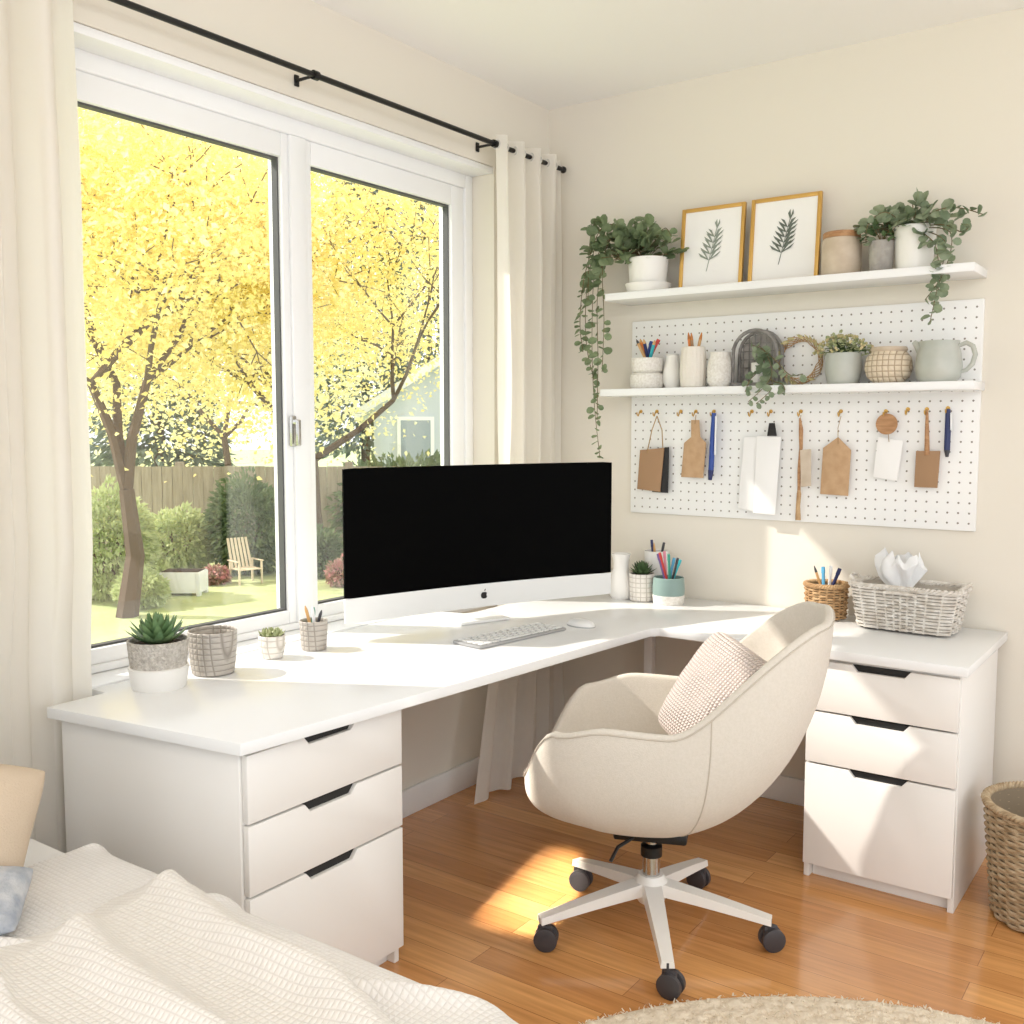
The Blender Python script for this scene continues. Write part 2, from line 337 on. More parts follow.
# ---------------- desk ----------------
DZ=.74
poly=[(.575,-2.165),(.715,-.56),(.735,-.535),(1.70,-.535),(1.70,.072),(.05,.072),(.05,-.70),(-.10,-.74),(-.10,-2.09),(-.035,-2.09),(-.035,-2.25)]
dk=thing('desk_worktop','long white L shaped desk worktop running under the window to back wall','desk',(0,0,0))
part('worktop',G().extr([(x,y,DZ-.028) for x,y in poly],(0,0,.028),.002),M['white'],dk)
g=G().box((.42,0.0,.356),(.035,.035,.711),.003); part('leg',g,M['trim'],dk)
part('bracket',G().span((.68,-.05,.66),(.74,.06,.7115),.003),M['trim'],dk)
def unit(label,loc,rz,w,d,skew=0):
    h=DZ-.029; t=thing('drawer_unit',label,'drawer unit',loc,rz)
    b=G(); th=.018
    b.span((-w/2,.02,.0),(-w/2+th,d,h),.002); b.span((w/2-th,.02,.0),(w/2,d,h),.002)
    b.span((-w/2+th,.02,h-th),(w/2-th,d,h),.001); b.span((-w/2+th,.03,.045),(w/2-th,d,.063),.001); b.span((-w/2+th,d-.01,.063),(w/2-th,d,h-th))
    b.span((-w/2+th,.045,.063),(w/2-th,.05,h-th))
    if skew: b.v=[(x-skew*(y/d) if x<-w/2+.03 else x,y,z) for x,y,z in b.v]
    part('body',b,M['cab'],t)
    part('plinth',G().span((-w/2+.02,.045,0),(w/2-.02,d-.02,.044),.002),M['cab'],t)
    zs=[(h-.012-.155,h-.012),(h-.012-.155-.006-.16,h-.012-.155-.006),(.05,h-.012-.155-.012-.16)]
    for z0,z1 in zs:
        a,bb,n=.085,.068,.02
        pts=[(-w/2+.003,0,z0),(w/2-.003,0,z0),(w/2-.003,0,z1),(a,0,z1),(bb,0,z1-n),(-bb,0,z1-n),(-a,0,z1),(-w/2+.003,0,z1)]
        dr=part('drawer',G().extr(pts,(0,.018,0),.0015),M['cab'],t)
        part('handle',G().span((-a-.004,.0125,z1-n-.006),(a+.004,.040,z1-.001),.001),M['dark'],dr,'black recessed finger grip')
    return t
unit('white three drawer unit under the near end of desk beside the bed',(.555,-1.88,0),pi/2,.51,.585,.082)
unit('white three drawer unit at the right end beside wicker floor basket',(1.455,-.515,0),0,.445,.56)
# ---------------- monitor ----------------
Lp=V((.022,-1.30,0)); Rp=V((.41,-.31,0)); mc=(Lp+Rp)/2; ang=atan2(Rp.y-Lp.y,Rp.x-Lp.x); W2=(Rp-Lp).length/2
mon=thing('monitor','huge curved ultrawide monitor with black screen and white chin','monitor',(mc.x,mc.y,DZ),ang)
def cy(x): return .035-.035*(x/W2)**2
def curved(z0,z1,y0,y1,w=W2,n=32,e0=.002):
    g=G(); vs=[];fs=[]
    for i in range(n+1):
        x=-w+2*w*i/n; e=e0 if i in(0,n) else 0
        vs+=[(x,cy(x)+y0+e,z0+e),(x,cy(x)+y1-e,z0+e),(x,cy(x)+y1-e,z1-e),(x,cy(x)+y0+e,z1-e)]
    for i in range(n):
        for k in range(4): k2=(k+1)%4; fs.append((i*4+k,i*4+k2,(i+1)*4+k2,(i+1)*4+k))
    fs+= [(0,1,2,3),(n*4+3,n*4+2,n*4+1,n*4)]
    return g.add(vs,fs)
part('screen',curved(.135,.545,-.012,0),M['screen'],mon,'black glossy screen')
part('chin',curved(.055,.135,-.012,0),M['alu'],mon)
part('back_shell',curved(.058,.542,.0005,.018,W2-.02),M['alu'],mon)
part('neck',G().box((0,.075,.15),(.14,.04,.20),.01),M['alu'],mon)
part('foot',G().box((0,.085,.005),(.2,.15,.01),.004),M['alu'],mon)
g=G()
def fruit(a):
    r=.0125*(1+.10*cos(2*a)*.3-.16*max(0,sin(a))**8-.10*max(0,-sin(a))**10)
    x=r*cos(a); z=r*1.05*sin(a)
    d=V((x-.0165,z-.001)); 
    if d.length<.0075: d=d.normalized()*.0075; x=.0165+d.x; z=.001+d.y
    return (x,cy(0)-.0135,.095+z)
pts=[fruit(2*pi*k/48) for k in range(48)]
g.extr(pts,(0,.0008,0)); g.extr([(.0005,cy(0)-.0135,.1095),(.005,cy(0)-.0135,.112),(.006,cy(0)-.0135,.117),(.002,cy(0)-.0135,.1145)],(0,.0008,0)); part('emblem',g,M['blackc'],mon,'small black bitten fruit emblem',smooth=0)
ka=atan2(.39,.057)
kp=onz(511,637,DZ)
kb=thing('keyboard','slim white wireless keyboard on the desk in front of monitor','keyboard',(kp.x,kp.y,DZ),ka)
part('base',G().box((0,0,.006),(.40,.125,.01),.004),M['keybase'],kb)
g=G(); rows=5
for r in range(rows):
    x=-.192; 
    widths={0:[1]*14,1:[1.5]+[1]*12+[.5],2:[1.8]+[1]*11+[1.2],3:[2.2]+[1]*10+[1.8],4:[1,1,1.2,5.2,1.2,1,1,1,1.4]}[r]; tot=sum(widths); un=.384/tot
    for w in widths:
        g.box((x+w*un/2,.047-r*.0235,.0125),(w*un-.007,.0165,.004),.0012,seg=1); x+=w*un
part('keys',g,mat('key caps',S(230,230,228),.5),kb)
mp_=onz(581,626,DZ)
mo=thing('mouse','low white computer mouse on the desk right of keyboard','computer mouse',(mp_.x,mp_.y,DZ),ka)
part('shell',G().lathe([(1,.003),(.98,.35),(.86,.68),(.6,.9),(.3,.98),(0,1)],mx=Matrix.Diagonal((.032,.056,.024,1))),M['alu'],mo); part('base',G().lathe([(0,0),(1,0),(1,.004),(0,.004)],mx=Matrix.Diagonal((.033,.057,1,1))),M['keybase'],mo)
# ---------------- chair ----------------
CC=V((1.04,-1.10,0))-rt*.004+fh*.02; CA=rad(202)
ch=thing('swivel_chair','cream upholstered swivel bucket chair on white five star base','chair',CC,CA)
def interp(keys,x):
    for (a,b),(c,d) in zip(keys,keys[1:]):
        if x<=c:
            t=(x-a)/(c-a); t=t*t*(3-2*t); return b+(d-b)*t
    return keys[-1][1]
ZB=.317
def rimz(th):
    a_=abs(math.degrees(th))
    return interp([(0,.45),(18,.462),(46,.622),(70,.652),(98,.648),(158,.915),(180,.932)],a_)
def rimr(th):
    c,s_=cos(th),sin(th); a=.372 if c>0 else .445; b_=.31; p=2.6+.3*max(0,-c)
    return 1/((abs(c)/a)**p+(abs(s_)/b_)**p)**(1/p)
def expo(th): return 1.82+1.0*(.5+.5*cos(th))+.40*abs(sin(th))
def gout(th,z):
    p=expo(th); hh=(z-ZB)/(rimz(th)-ZB); return rimr(th)*max(0,1-(1-min(1,hh))**p)**(1/p)
n=96; rings=[]
def oring(phi):
    out=[]
    for k in range(n):
        th=-pi+2*pi*k/n; p=expo(th); gg=sin(phi)**(2/p); hh=1-max(0,cos(phi))**(2/p); r=rimr(th)*gg; z=ZB+(rimz(th)-ZB)*hh
        out.append(V((r*cos(th),r*sin(th),z)))
    return out
TH=.024
for i in range(1,25): rings.append(oring(pi/2*(i/24)))
base=rings[-1]
for a in (30,60,90,120,150,180):
    out=[]
    for k,pv in enumerate(base):
        d=V((pv.x,pv.y,0)).normalized(); out.append(pv-d*TH/2*(1-cos(rad(a)))+V((0,0,TH/2*sin(rad(a)))))
    rings.append(out)
ZI=.40
for i in range(1,15):
    t=i/14; out=[]
    for k in range(n):
        th=-pi+2*pi*k/n; z=rimz(th)+(ZI-rimz(th))*t; r=gout(th,z)-TH-.008*sin(pi*t)
        out.append(V((r*cos(th),r*sin(th),z)))
    rings.append(out)
vs=[V((0,0,ZB))]; fs=[]
for r in rings: vs+=r
vs.append(V((0,0,ZI)))
for k in range(n): fs.append((0,1+(k+1)%n,1+k))
for i in range(len(rings)-1):
    for k in range(n):
        a=1+i*n+k; b_=1+i*n+(k+1)%n; fs.append((a,b_,b_+n,a+n))
l0=1+(len(rings)-1)*n
for k in range(n): fs.append((l0+k,l0+(k+1)%n,len(vs)-1))
part('shell',G().add(vs,fs),M['cream'],ch,smooth=180)
g=G().tube([pv+V((pv.x,pv.y,0)).normalized()*.001 for pv in base],.0022,6,True)
for s_ in (-1,1):
    th=s_*rad(116); pl=[]
    for i in range(3,25):
        phi=pi/2*i/24; p=expo(th); gg=sin(phi)**(2/p); hh=1-max(0,cos(phi))**(2/p); r=rimr(th)*gg+.0003; pl.append((r*cos(th),r*sin(th),ZB+(rimz(th)-ZB)*hh))
    g.tube(pl,.0018,6)
part('piping',g,M['seam'],ch,'darker seam piping')
def sring(u,v):
    th=-pi+2*pi*u
    prof=[(0,.40),(.9,.40),(.985,.415),(1,.44),(.985,.462),(.93,.475),(.7,.482),(0,.485)]
    f=v*(len(prof)-1); i=min(int(f),len(prof)-2); t=f-i; rr=prof[i][0]+(prof[i+1][0]-prof[i][0])*t; z=prof[i][1]+(prof[i+1][1]-prof[i][1])*t
    z-=.012; r0=gout(th,.40)-TH-.004
    if z>.44: r0=min(gout(th,min(z,.445))-TH-.006, r0+.06)
    else: r0=min(gout(th,max(.40,z))-TH-.004,r0+.06)
    return (r0*rr*cos(th),r0*rr*sin(th),z)
part('seat_cushion',G().grid(sring,64,28,True),M['cream'],ch,smooth=180)
part('mechanism',G().box((0.02,0,.302),(.2,.16,.03),.008),M['black'],ch)
part('lever',G().tube([(.04,-.07,.300),(.09,-.15,.292),(.11,-.2,.27),(.112,-.215,.262)],[.006,.006,.006,.011],8),M['black'],ch)
part('lever',G().tube([(.06,.07,.300),(.10,.13,.290),(.115,.16,.262)],.005,8),M['black'],ch)
BO=V((.022,0,0)); T0=Matrix.Translation(BO)
part('gas_lift',G().lathe([(0,.16),(.024,.16),(.024,.235),(.016,.236),(.016,.295),(0,.295)],mx=T0),M['chrome'],ch)
part('lift_collar',G().lathe([(.03,.222),(.03,.25),(.018,.256),(.0,.256)],mx=T0),M['black'],ch)
part('hub',G().lathe([(0,.09),(.036,.09),(.046,.11),(.046,.150),(.034,.168),(0,.168)],mx=T0),M['creammetal'],ch)
for k in range(5):
    a=rad(-55+72*k-202); c_,s_=cos(a),sin(a); mx=T0@Matrix.Rotation(a,4,'Z')
    g=G(); vs=[];fs=[]
    for t in (0,.25,.5,.75,1):
        x=.03+.30*t; w=.029-.011*t; zt=.152-.052*t-.008*t*t; zb=zt-.034+.016*t
        vs+=[(x,-w,zb),(x,w,zb),(x,w*.85,zt),(x,-w*.85,zt)]
    for i in range(4):
        for j in range(4): fs.append((i*4+j,i*4+(j+1)%4,i*4+4+(j+1)%4,i*4+4+j))
    fs+=[(0,1,2,3),(19,18,17,16)]
    g.add(vs,fs,mx); lg=part('leg',g,M['creammetal'],ch)
    cs=G(); ca=rad(rn.uniform(0,360)); cm=T0@Matrix.Translation((.322*c_,.322*s_,0))@Matrix.Rotation(ca,4,'Z')
    for sx in (-.014,.014):
        cs.lathe([(0,-.008),(.024,-.009),(.032,-.006),(.032,.006),(.024,.009),(0,.008)],n=24,mx=cm@Matrix.Translation((.010,sx,.032))@Matrix.Rotation(pi/2,4,'X'))
    cs.tube([cm@V((0,0,.04)),cm@V((0,0,.088))],.009,10); bx_=G().box((.006,0,.052),(.04,.014,.034),.006); cs.add(bx_.v,bx_.f,cm)
    part('caster',cs,M['caster'],lg,'dark twin wheel caster')
def pillow(w,h,t,seed=0,nn=30,pn=.07,pw=.55):
    g=G()
    def fn(sg):
        def f(u,v):
            x=sin((2*u-1)*pi/2); y=sin((2*v-1)*pi/2); e=(max(0,1-abs(x)**2.2)*max(0,1-abs(y)**2.2))**pw
            px=x*w/2*(1-pn*(1-abs(y)**2)*abs(x)**3*1.0); py=y*h/2*(1-pn*(1-abs(x)**2)*abs(y)**3)
            c_=1-.09*(abs(x)*abs(y))**3
            return (px*c_,sg*t/2*e+.008*noise.noise(V((x*3+seed,y*3,sg)))*e,py*c_)
        return f
    g.grid(fn(1),nn,nn); g.grid(fn(-1),nn,nn); return g
cu=solo('cushion',pillow(.34,.34,.20,3,pn=.05,pw=.40),M['knit'],'blush knitted square cushion leaning on the swivel chair backrest','cushion',smooth=180)
lc=Matrix.Translation(CC)@Matrix.Rotation(CA,4,'Z')
cu.location=lc@V((-.176,.01,.662)); cu.rotation_mode='QUATERNION'
nrm=(V((cos(CA),sin(CA),0))*.56+V((.45,-.65,0))*.76+V((0,0,.36))).normalized()
cu.rotation_quaternion=Quaternion(nrm,rad(-20))@nrm.to_track_quat('-Y','Z')
# ---------------- bed ----------------
bed=thing('bed','low bed with white bedding in the near left foreground','bed',(.06,-3.05,0))
part('mattress',G().box((.86,0,.41),(1.68,1.36,.2),.05,seg=4),M['sheet'],bed)
part('bed_base',G().box((.86,0,.24),(1.7,1.38,.15),.01),M['cab'],bed)
for x in (.1,1.62):
    for y in (-.6,.6): part('leg',G().box((x,y,.095),(.05,.05,.14),.004),M['cab'],bed)
DL=1.88; DT=.535
def roll(s_,L_,r=.10):
    if s_<=L_-r: return s_,0
    a=(s_-(L_-r))/r
    if a<=pi/2: return L_-r+r*sin(a), r*(1-cos(a))
    return L_, r+(s_-(L_-r)-r*pi/2)
def ridge(x,y,a,f,wd,seed,amp):
    q=x*cos(a)+y*sin(a); r_=-x*sin(a)+y*cos(a)
    v=noise.noise(V((q*f*.3,r_*f,seed))); return amp*math.exp(-(v/wd)**2)
def duvet(u,v):
    sx=.30+u*(1.95); sy=-1.36-.2+v*(1.36+.2+.40)
    x,dx=roll(sx,DL); y,dy=roll(sy,0.0)
    w=.008*noise.noise(V((sx*2.2+sy*1.5,sy*4-sx*1.2,1)))+.002*noise.noise(V((sx*9,sy*14,4)))
    w+=ridge(sx,sy,.35,3.8,.05,3,.020)+ridge(sx,sy,-.15,4.5,.05,9,.016)
    z=DT-min(.42,dx+dy); f=min(1,dy/.09); fx=min(1,dx/.09)
    return (x+.04+w*fx*.8, -2.315+y+w*f*.8, z+w*(1-max(f,fx)))
solo('duvet',G().grid(duvet,240,240),M['duvet'],'white waffle textured duvet spread over the bed in soft folds','duvet',smooth=180)
def throw(u,v):
    x=.62+1.10*u+.04*noise.noise(V((u*4,v*3,0))); y=-2.60-.16*u+(.46)*(v-.5)*(1-.1*u)+.03*noise.noise(V((u*5,v*2,5)))
    q=(.5+.5*sin(v*pi*5.0+1.5*noise.noise(V((u*1.4,v*.8,3)))+1.4*u))
    h=.008+.046*q**2.4*(.85+.4*noise.noise(V((u*2.5,v*2,8))))+.002*noise.noise(V((u*10,v*8,1)))
    e=min(1,min(v,1-v)*9)*min(1,min(u,1-u)*14); h=max(.004,h)*e
    return (x,y,DT+.020+h-.014*(1-e))
solo('throw_blanket',G().grid(throw,180,130),M['throw'],'off white throw blanket lying in long folds across the duvet','blanket',smooth=180)
def put_pillow(label,m,loc,rot,w=.45,h=.45,t=.15,seed=0,cat='pillow'):
    o=solo('pillow',pillow(w,h,t,seed),m,label,cat,loc,smooth=180); o.rotation_euler=rot; return o
put_pillow('beige linen pillow propped at the head of the bed',M['pill'],(.335,-2.675,.665),(rad(-26),rad(14),rad(54)),.34,.28,.17,2)
put_pillow('blue pillow at the head of bed behind the beige one',M['bluep'],(.215,-2.68,.70),(rad(-14),rad(4),rad(66)),.32,.30,.09,5)
put_pillow('small grey and white cushion lying before the beige pillow',M['greyp'],(.495,-2.715,.580),(rad(-76),0,rad(50)),.22,.18,.08,7,'cushion')
# ---------------- rug ----------------
rg=thing('rug','round beige shag rug on the wood floor in front of the chair','rug',(2.05,-2.095,0)); RR=1.09
def rugf(u,v):
    a=2*pi*u; r=RR*v; x,y=r*cos(a),r*sin(a)
    z=.012+.007*noise.noise(V((x*45,y*45,1)))+.005*noise.noise(V((x*95,y*95,5)))
    if v>.985: z=.003+(z-.003)*(1-v)/.015
    return (x,y,max(.001,z))
part('wool_surface',G().grid(rugf,620,170,True),M['rug'],rg,smooth=180)
g=G()
for i in range(12000):
    a=rn.uniform(rad(60),rad(190)) if i<10500 else rn.uniform(0,2*pi); r=(RR-.004)*sqrt(rn.uniform(.4 if i<10500 else 0,1)); p=V((r*cos(a),r*sin(a),.010)); d=V((rn.gauss(0,1.8),rn.gauss(0,1.8),1)).normalized()
    s_=V((rn.uniform(-1,1),rn.uniform(-1,1),0))*.003; L_=rn.uniform(.006,.011)
    g.add([p-s_,p+s_,p+d*L_+s_*.5,p+d*L_-s_*.5],[(0,1,2,3)])
o=part('pile',g,M['pile'],rg,smooth=0,recalc=False); o['kind']='stuff'
# ---------------- baskets ----------------
def wicker(plan,z0,z1,flare,rows,stakes,th,parent,m,lin=None,rim=True,name='woven_body'):
    g=G(); ns=stakes*4
    def pt(th_,z,off):
        t=(z-z0)/(z1-z0); x,y=plan(th_); k=1+flare*t; nr=V((x,y,0)).normalized()*off; return V((x*k,y*k,z))+nr
    for i in range(rows):
        z=z0+(z1-z0)*(i+.5)/rows
        g.tube([pt(2*pi*k/ns,z,th*.9*cos(stakes*pi*k/ns+i*pi)) for k in range(ns)],th,5,True)
    for k in range(stakes): 
        a=2*pi*k/stakes+pi/stakes; g.tube([pt(a,z0,0),pt(a,z1,0)],th*.8,5)
    part(name,g,m,parent)
    if rim:
        g=G()
        for ph in (0,2*pi/3,4*pi/3): g.tube([pt(2*pi*k/(ns*2),z1+th*1.2*sin(2*pi*k/8+ph),th*1.6*cos(2*pi*k/8+ph)) for k in range(ns*2)],th*1.1,5,True)
        part('rim',g,m,parent)
    g=G(); nn=48; vs=[V((0,0,z0))]+[pt(2*pi*k/nn,z0,-th*1.7) for k in range(nn)]+[pt(2*pi*k/nn,z1-th,-th*1.7) for k in range(nn)]
    fs=[(0,1+(k+1)%nn,1+k) for k in range(nn)]+[(1+k,1+(k+1)%nn,1+nn+(k+1)%nn,1+nn+k) for k in range(nn)]
    part('lining',g.add(vs,fs),lin or M['lining'],parent,recalc=False)
circ=lambda r:(lambda a:(r*cos(a),r*sin(a)))
def rect(a,b,p=7): return lambda t:(lambda r:(r*cos(t),r*sin(t)))(1/((abs(cos(t))/a)**p+(abs(sin(t))/b)**p)**(1/p))
t=thing('floor_basket','round wicker basket standing on the floor at far right','basket',(1.91,-.37,0))
wicker(circ(.148),.006,.335,.20,32,30,.0052,t,M['wickg'])
t=thing('tissue_basket','whitewashed rectangular wicker basket holding tissues on the worktop','basket',(1.42,-.07,DZ),rad(-3))
wicker(rect(.148,.082),.006,.148,.16,13,26,.0046,t,M['wickw'],M['liningw'])
for s_ in (-1,1):
    g=G().tube([(s_*.165,-.035,.15),(s_*.186,-.03,.165),(s_*.19,0,.17),(s_*.186,.03,.165),(s_*.165,.035,.15)],.006,7); part('handle',g,M['wickw'],t)
part('handle',G().tube([(-.05,-.098,.125),(-.045,-.116,.135),(0,-.122,.138),(.045,-.116,.135),(.05,-.098,.125)],.0055,7),M['wickw'],t)
solo('tissue_box',G().box((0,0,.060),(.24,.12,.11),.004),M['paper'],'white box of tissues inside the whitewashed basket','box',(1.42,-.07,DZ+.012),rad(-3))
def tis(u,v):
    a=2*pi*u; nz_=noise.noise(V((cos(a)*1.6,sin(a)*1.6,v*1.5)))
    r=.02+.05*v**.7*(1+.9*nz_+.16*sin(6*a+3*v)); z=.115*v+.05*v*noise.noise(V((cos(a)*2.2+4,sin(a)*2.2,2)))
    if v>.8: r*=1-.35*(v-.8)/.2
    return (r*cos(a)*1.25,r*sin(a)*.85,z)
solo('tissue',G().grid(tis,80,20,True),M['tissue'],'crumpled white tissue pulled up out of the basket','tissue',(1.395,-.07,DZ+.1275),smooth=60,recalc=False)
def pen(label,mk_,base,top,r=.0048,tip=None,group=None,name='pen',cat='pen'):
    b_=V(base); d=V(top)-b_; t=thing(name,label,cat,b_,0,group)
    part('barrel',G().tube([(0,0,0),d*.86],r,8),M[mk_],t)
    part('tip',G().tube([d*.86,d*.93,d],[r*1.05,r*.8,r*.25] if tip!='cap' else [r*1.2,r*1.2,r*1.1],8),M[mk_ if tip in(None,'cap') else tip],t)
    return t
def sticks(c,z0,L_,rad_,specs,group,name='pen',cat='pen'):
    n_=len(specs)
    for i,sp in enumerate(specs):
        a=2*pi*i/n_+.5; lb,mm=sp[0],sp[1]; q=.45*rad_
        b_=(c.x+q*cos(a+2.6)*.6,c.y+q*sin(a+2.6)*.6,z0); e=(c.x+rad_*.75*cos(a)*1.25,c.y+rad_*.6*sin(a),z0+L_*rn.uniform(.86,1.05))
        pen(lb,mm,b_,e,tip=sp[2] if len(sp)>2 else None,group=group,name=name,cat=cat,r=sp[3] if len(sp)>3 else .0048)
c=V((1.13,-.03,DZ)); t=thing('wicker_pen_cup','small natural wicker cup of pens beside the whitewashed basket','pen cup',c)
wicker(circ(.066),.004,.120,.06,12,18,.0042,t,M['wick'])
sticks(c,DZ+.02,.175,.05,[('dark blue pen in the wicker pen cup','p_navy','cap',.006),('light blue pen in the wicker pen cup','p_sky','cap',.006),('plain wooden pencil in the wicker pen cup','p_wood','p_dgrey'),('white barrelled pen in the wicker pen cup','p_wpen','cap',.0055)],'pens in the wicker cup')
# ---------------- pots ----------------
def cup(r0,r1,h,th=.005,foot=0,belly=0,inn=.012):
    o=[(0,0),(r0*.92,0),(r0,.004)]; k=10
    for i in range(1,k+1):
        t=i/k; o.append((r0+(r1-r0)*t+belly*sin(pi*t),.004+(h-.004)*t))
    o+= [(r1-th*.5,h+.002),(r1-th,h)]
    for i in range(k-1,0,-1):
        t=i/k; o.append((r0+(r1-r0)*t+belly*sin(pi*t)-th,max(inn,.004+(h-.004)*t)))
    o.append((0,inn)); return o
def soil(parent,r,z): part('soil',G().lathe([(0,z+.004),(r*.6,z+.003),(r,z),(r,z-.01),(0,z-.01)],n=24),M['soil'],parent)
def rosette(parent,c,R_,layers,m,W=.3,T=.15,name='rosette',upb=.0,dens=9):
    g=G()
    for L_ in range(layers):
        t=L_/max(1,layers-1); el=rad(12+66*t+upb); k=max(4,int(dens-2*t*2)); ln=R_*(1-.35*t)
        for i in range(k):
            a=2*pi*(i+.5*(L_%2))/k+L_*.3+rn.uniform(-.08,.08); g.fat(V(c)+V((0,0,.004*L_)),V((cos(a)*cos(el),sin(a)*cos(el),sin(el))),ln*rn.uniform(.9,1.05),ln*W,ln*T)
    return part(name,g,m,parent,smooth=60)
DP=lambda px,py:onz(px,py,DZ)
c=DP(157,686); t=thing('potted_succulent','spiky green succulent in grey and white dipped pot on near desk end','plant',(c.x+.01,c.y,DZ))
part('pot',G().lathe(cup(.066,.077,.125,.006)),M['grey'],t); part('dipped_base',G().lathe([(0,-.0),(.0665,.0),(.0685,.004),(.0757,.056),(.071,.058),(.066,.005),(0,.001)]),M['cer'],t,'smooth white dipped lower half')
soil(t,.070,.112)
rosette(t,(0,0,.112),.094,6,M['succ'],.32,.12,dens=12,upb=4)
c=DP(211,672); t=thing('open_pot','empty taupe hammered metal pot beside the spiky succulent','pot',(c.x+.01,c.y,DZ)); part('pot',G().lathe(cup(.057,.066,.118,.004,belly=.002)),M['silver'],t)
c=DP(270,657); t=thing('potted_succulent','tiny pale succulent in small white patterned pot by the window','plant',(c.x+.01,c.y,DZ)); part('pot',G().lathe(cup(.031,.039,.066,.004,belly=.003)),M['pattern'],t); soil(t,.033,.058)
for i in range(5): rosette(t,(.018*cos(i*1.26),.018*sin(i*1.26),.059),.032,3,M['succ2'],.45,.3,dens=7,upb=15)
c=DP(314,649); hc=V((c.x,c.y,DZ)); t=thing('pencil_holder','small greige patterned holder with short sticks left of monitor','pencil holder',hc); part('holder',G().lathe(cup(.038,.043,.088,.004)),M['silver'],t)
sticks(hc,DZ+.015,.115,.032,[('grey stick in the greige holder left of monitor','p_dgrey'),('green stick in the greige holder left of monitor','p_green'),('bare wooden stick in the greige holder left of monitor','p_wood'),('white stick in the greige holder left of monitor','p_wpen')],'sticks in the greige holder')
def cl(p,y): p.y=min(p.y,y); return p
c=cl(DP(619,598),-.10); solo('vase',G().lathe([(0,0),(.034,0),(.042,.012),(.043,.05),(.036,.09),(.030,.12),(.030,.15),(.038,.178),(.035,.178),(.027,.15),(.027,.02),(0,.02)]),M['cer'],'slim tall white ceramic vase just right of the monitor edge','vase',(c.x+.01,c.y,DZ))
solo('small_jar',G().lathe([(0,0),(.028,0),(.034,.01),(.034,.06),(.026,.085),(.028,.10),(.024,.10),(.022,.085),(0,.08)]),M['wcer'],'small cream jar half hidden behind the right end of monitor','jar',(c.x-.055,c.y+.075,DZ))
c=cl(DP(641,600),-.09); t=thing('potted_succulent','green succulent in white diamond relief pot between vase and sage pot','plant',(c.x+.005,c.y,DZ)); part('pot',G().lathe(cup(.047,.05,.105,.005)),M['pattern'],t); soil(t,.044,.098)
rosette(t,(0,0,.10),.062,5,M['leafd'],.4,.12,dens=10)
c=cl(DP(674,601),-.09); tc_=V((c.x+.005,c.y,DZ)); t=thing('pencil_pot','sage and white ceramic pot full of coloured pens near monitor','pencil pot',tc_); part('pot',G().lathe(cup(.056,.058,.1,.005,belly=.004)),M['teal'],t); part('dipped_base',G().lathe([(0,-.0),(.0565,.0),(.0585,.005),(.0617,.034),(.058,.036),(.055,.01),(0,.002)]),M['wcer'],t,'white lower band')
sticks(tc_,DZ+.018,.175,.05,[('turquoise pen in the sage pencil pot','p_cyan','cap',.0055),('sky blue pen in the sage pencil pot','p_sky','cap',.0055),('pink pen in the sage pencil pot','p_pink','cap',.005),('violet pen in the sage pencil pot','p_violet','cap',.005),('red pen in the sage pencil pot','p_red','cap',.0045),('green pen in the sage pencil pot','p_green','cap',.005),('grey pen in the sage pencil pot','p_dgrey','cap',.0045)],'pens in the sage pot')
c2=V((tc_.x-.100,tc_.y+.09,DZ)); t=thing('pencil_cup','plain white cup with dark pens behind the small pots','pencil cup',c2); part('cup',G().lathe(cup(.044,.047,.185,.004)),M['cer'],t)
sticks(c2,DZ+.02,.225,.034,[('black pen in the plain white cup','p_dgrey','cap'),('navy pen in the plain white cup','p_navy','cap'),('wooden pencil in the plain white cup','p_wood')],'pens in the white cup')
# ---------------- shelves & pegboard ----------------
pb=solo('pegboard',G().box((0,0,0),(1.30,.0158,.765),.003),M['peg'],'white perforated pegboard panel mounted on the back wall','pegboard',(.94,WY-.008,1.449))
def shelf(label,x0,x1,yf,yb,z,th=.028):
    t=thing('wall_shelf',label,'shelf',((x0+x1)/2,yb,z-th)); w=(x1-x0)/2
    part('board',G().span((-w,yf-yb,0),(w,-.0005,th),.003),M['white'],t); return t
shelf('upper white floating shelf with picture frames and plants',.27,1.593,-.12,WY,1.925)
shelf('lower white floating shelf in front of the pegboard',.24,1.603,-.10,WY-.016,1.56)
Z1,Z2=1.925,1.56
def strand(gs,gl,pts,nl,size,rnd=True,spread=.03):
    P=[V(p) for p in pts]; Q=[]
    for i in range(len(P)-1):
        p0=P[max(i-1,0)];p1=P[i];p2=P[i+1];p3=P[min(i+2,len(P)-1)]
        for k in range(6):
            t=k/6; Q.append(.5*((2*p1)+(p2-p0)*t+(2*p0-5*p1+4*p2-p3)*t*t+(3*p1-p0-3*p2+p3)*t**3))
    Q.append(P[-1]); gs.tube(Q,.0016,4)
    for i in range(nl):
        f=(i+.3)/nl*(len(Q)-1.01); k=int(f); p=Q[k].lerp(Q[k+1],f-k); tg=(Q[k+1]-Q[k]).normalized()
        sd=V((rn.gauss(0,1),rn.gauss(0,1)-.3,rn.gauss(0,.4))); sd=(sd-tg*sd.dot(tg)).normalized()
        d=(sd+tg*.35).normalized(); s_=size*rn.uniform(.7,1.15)*(1-.35*i/nl)
        if (p+d*s_).y>WY-.02: d.y=-abs(d.y)
        gl.leaf(p,d,V((rn.gauss(0,.5),-1,.5+rn.gauss(0,.4))),s_,s_*.85 if rnd else s_*.45,rnd)
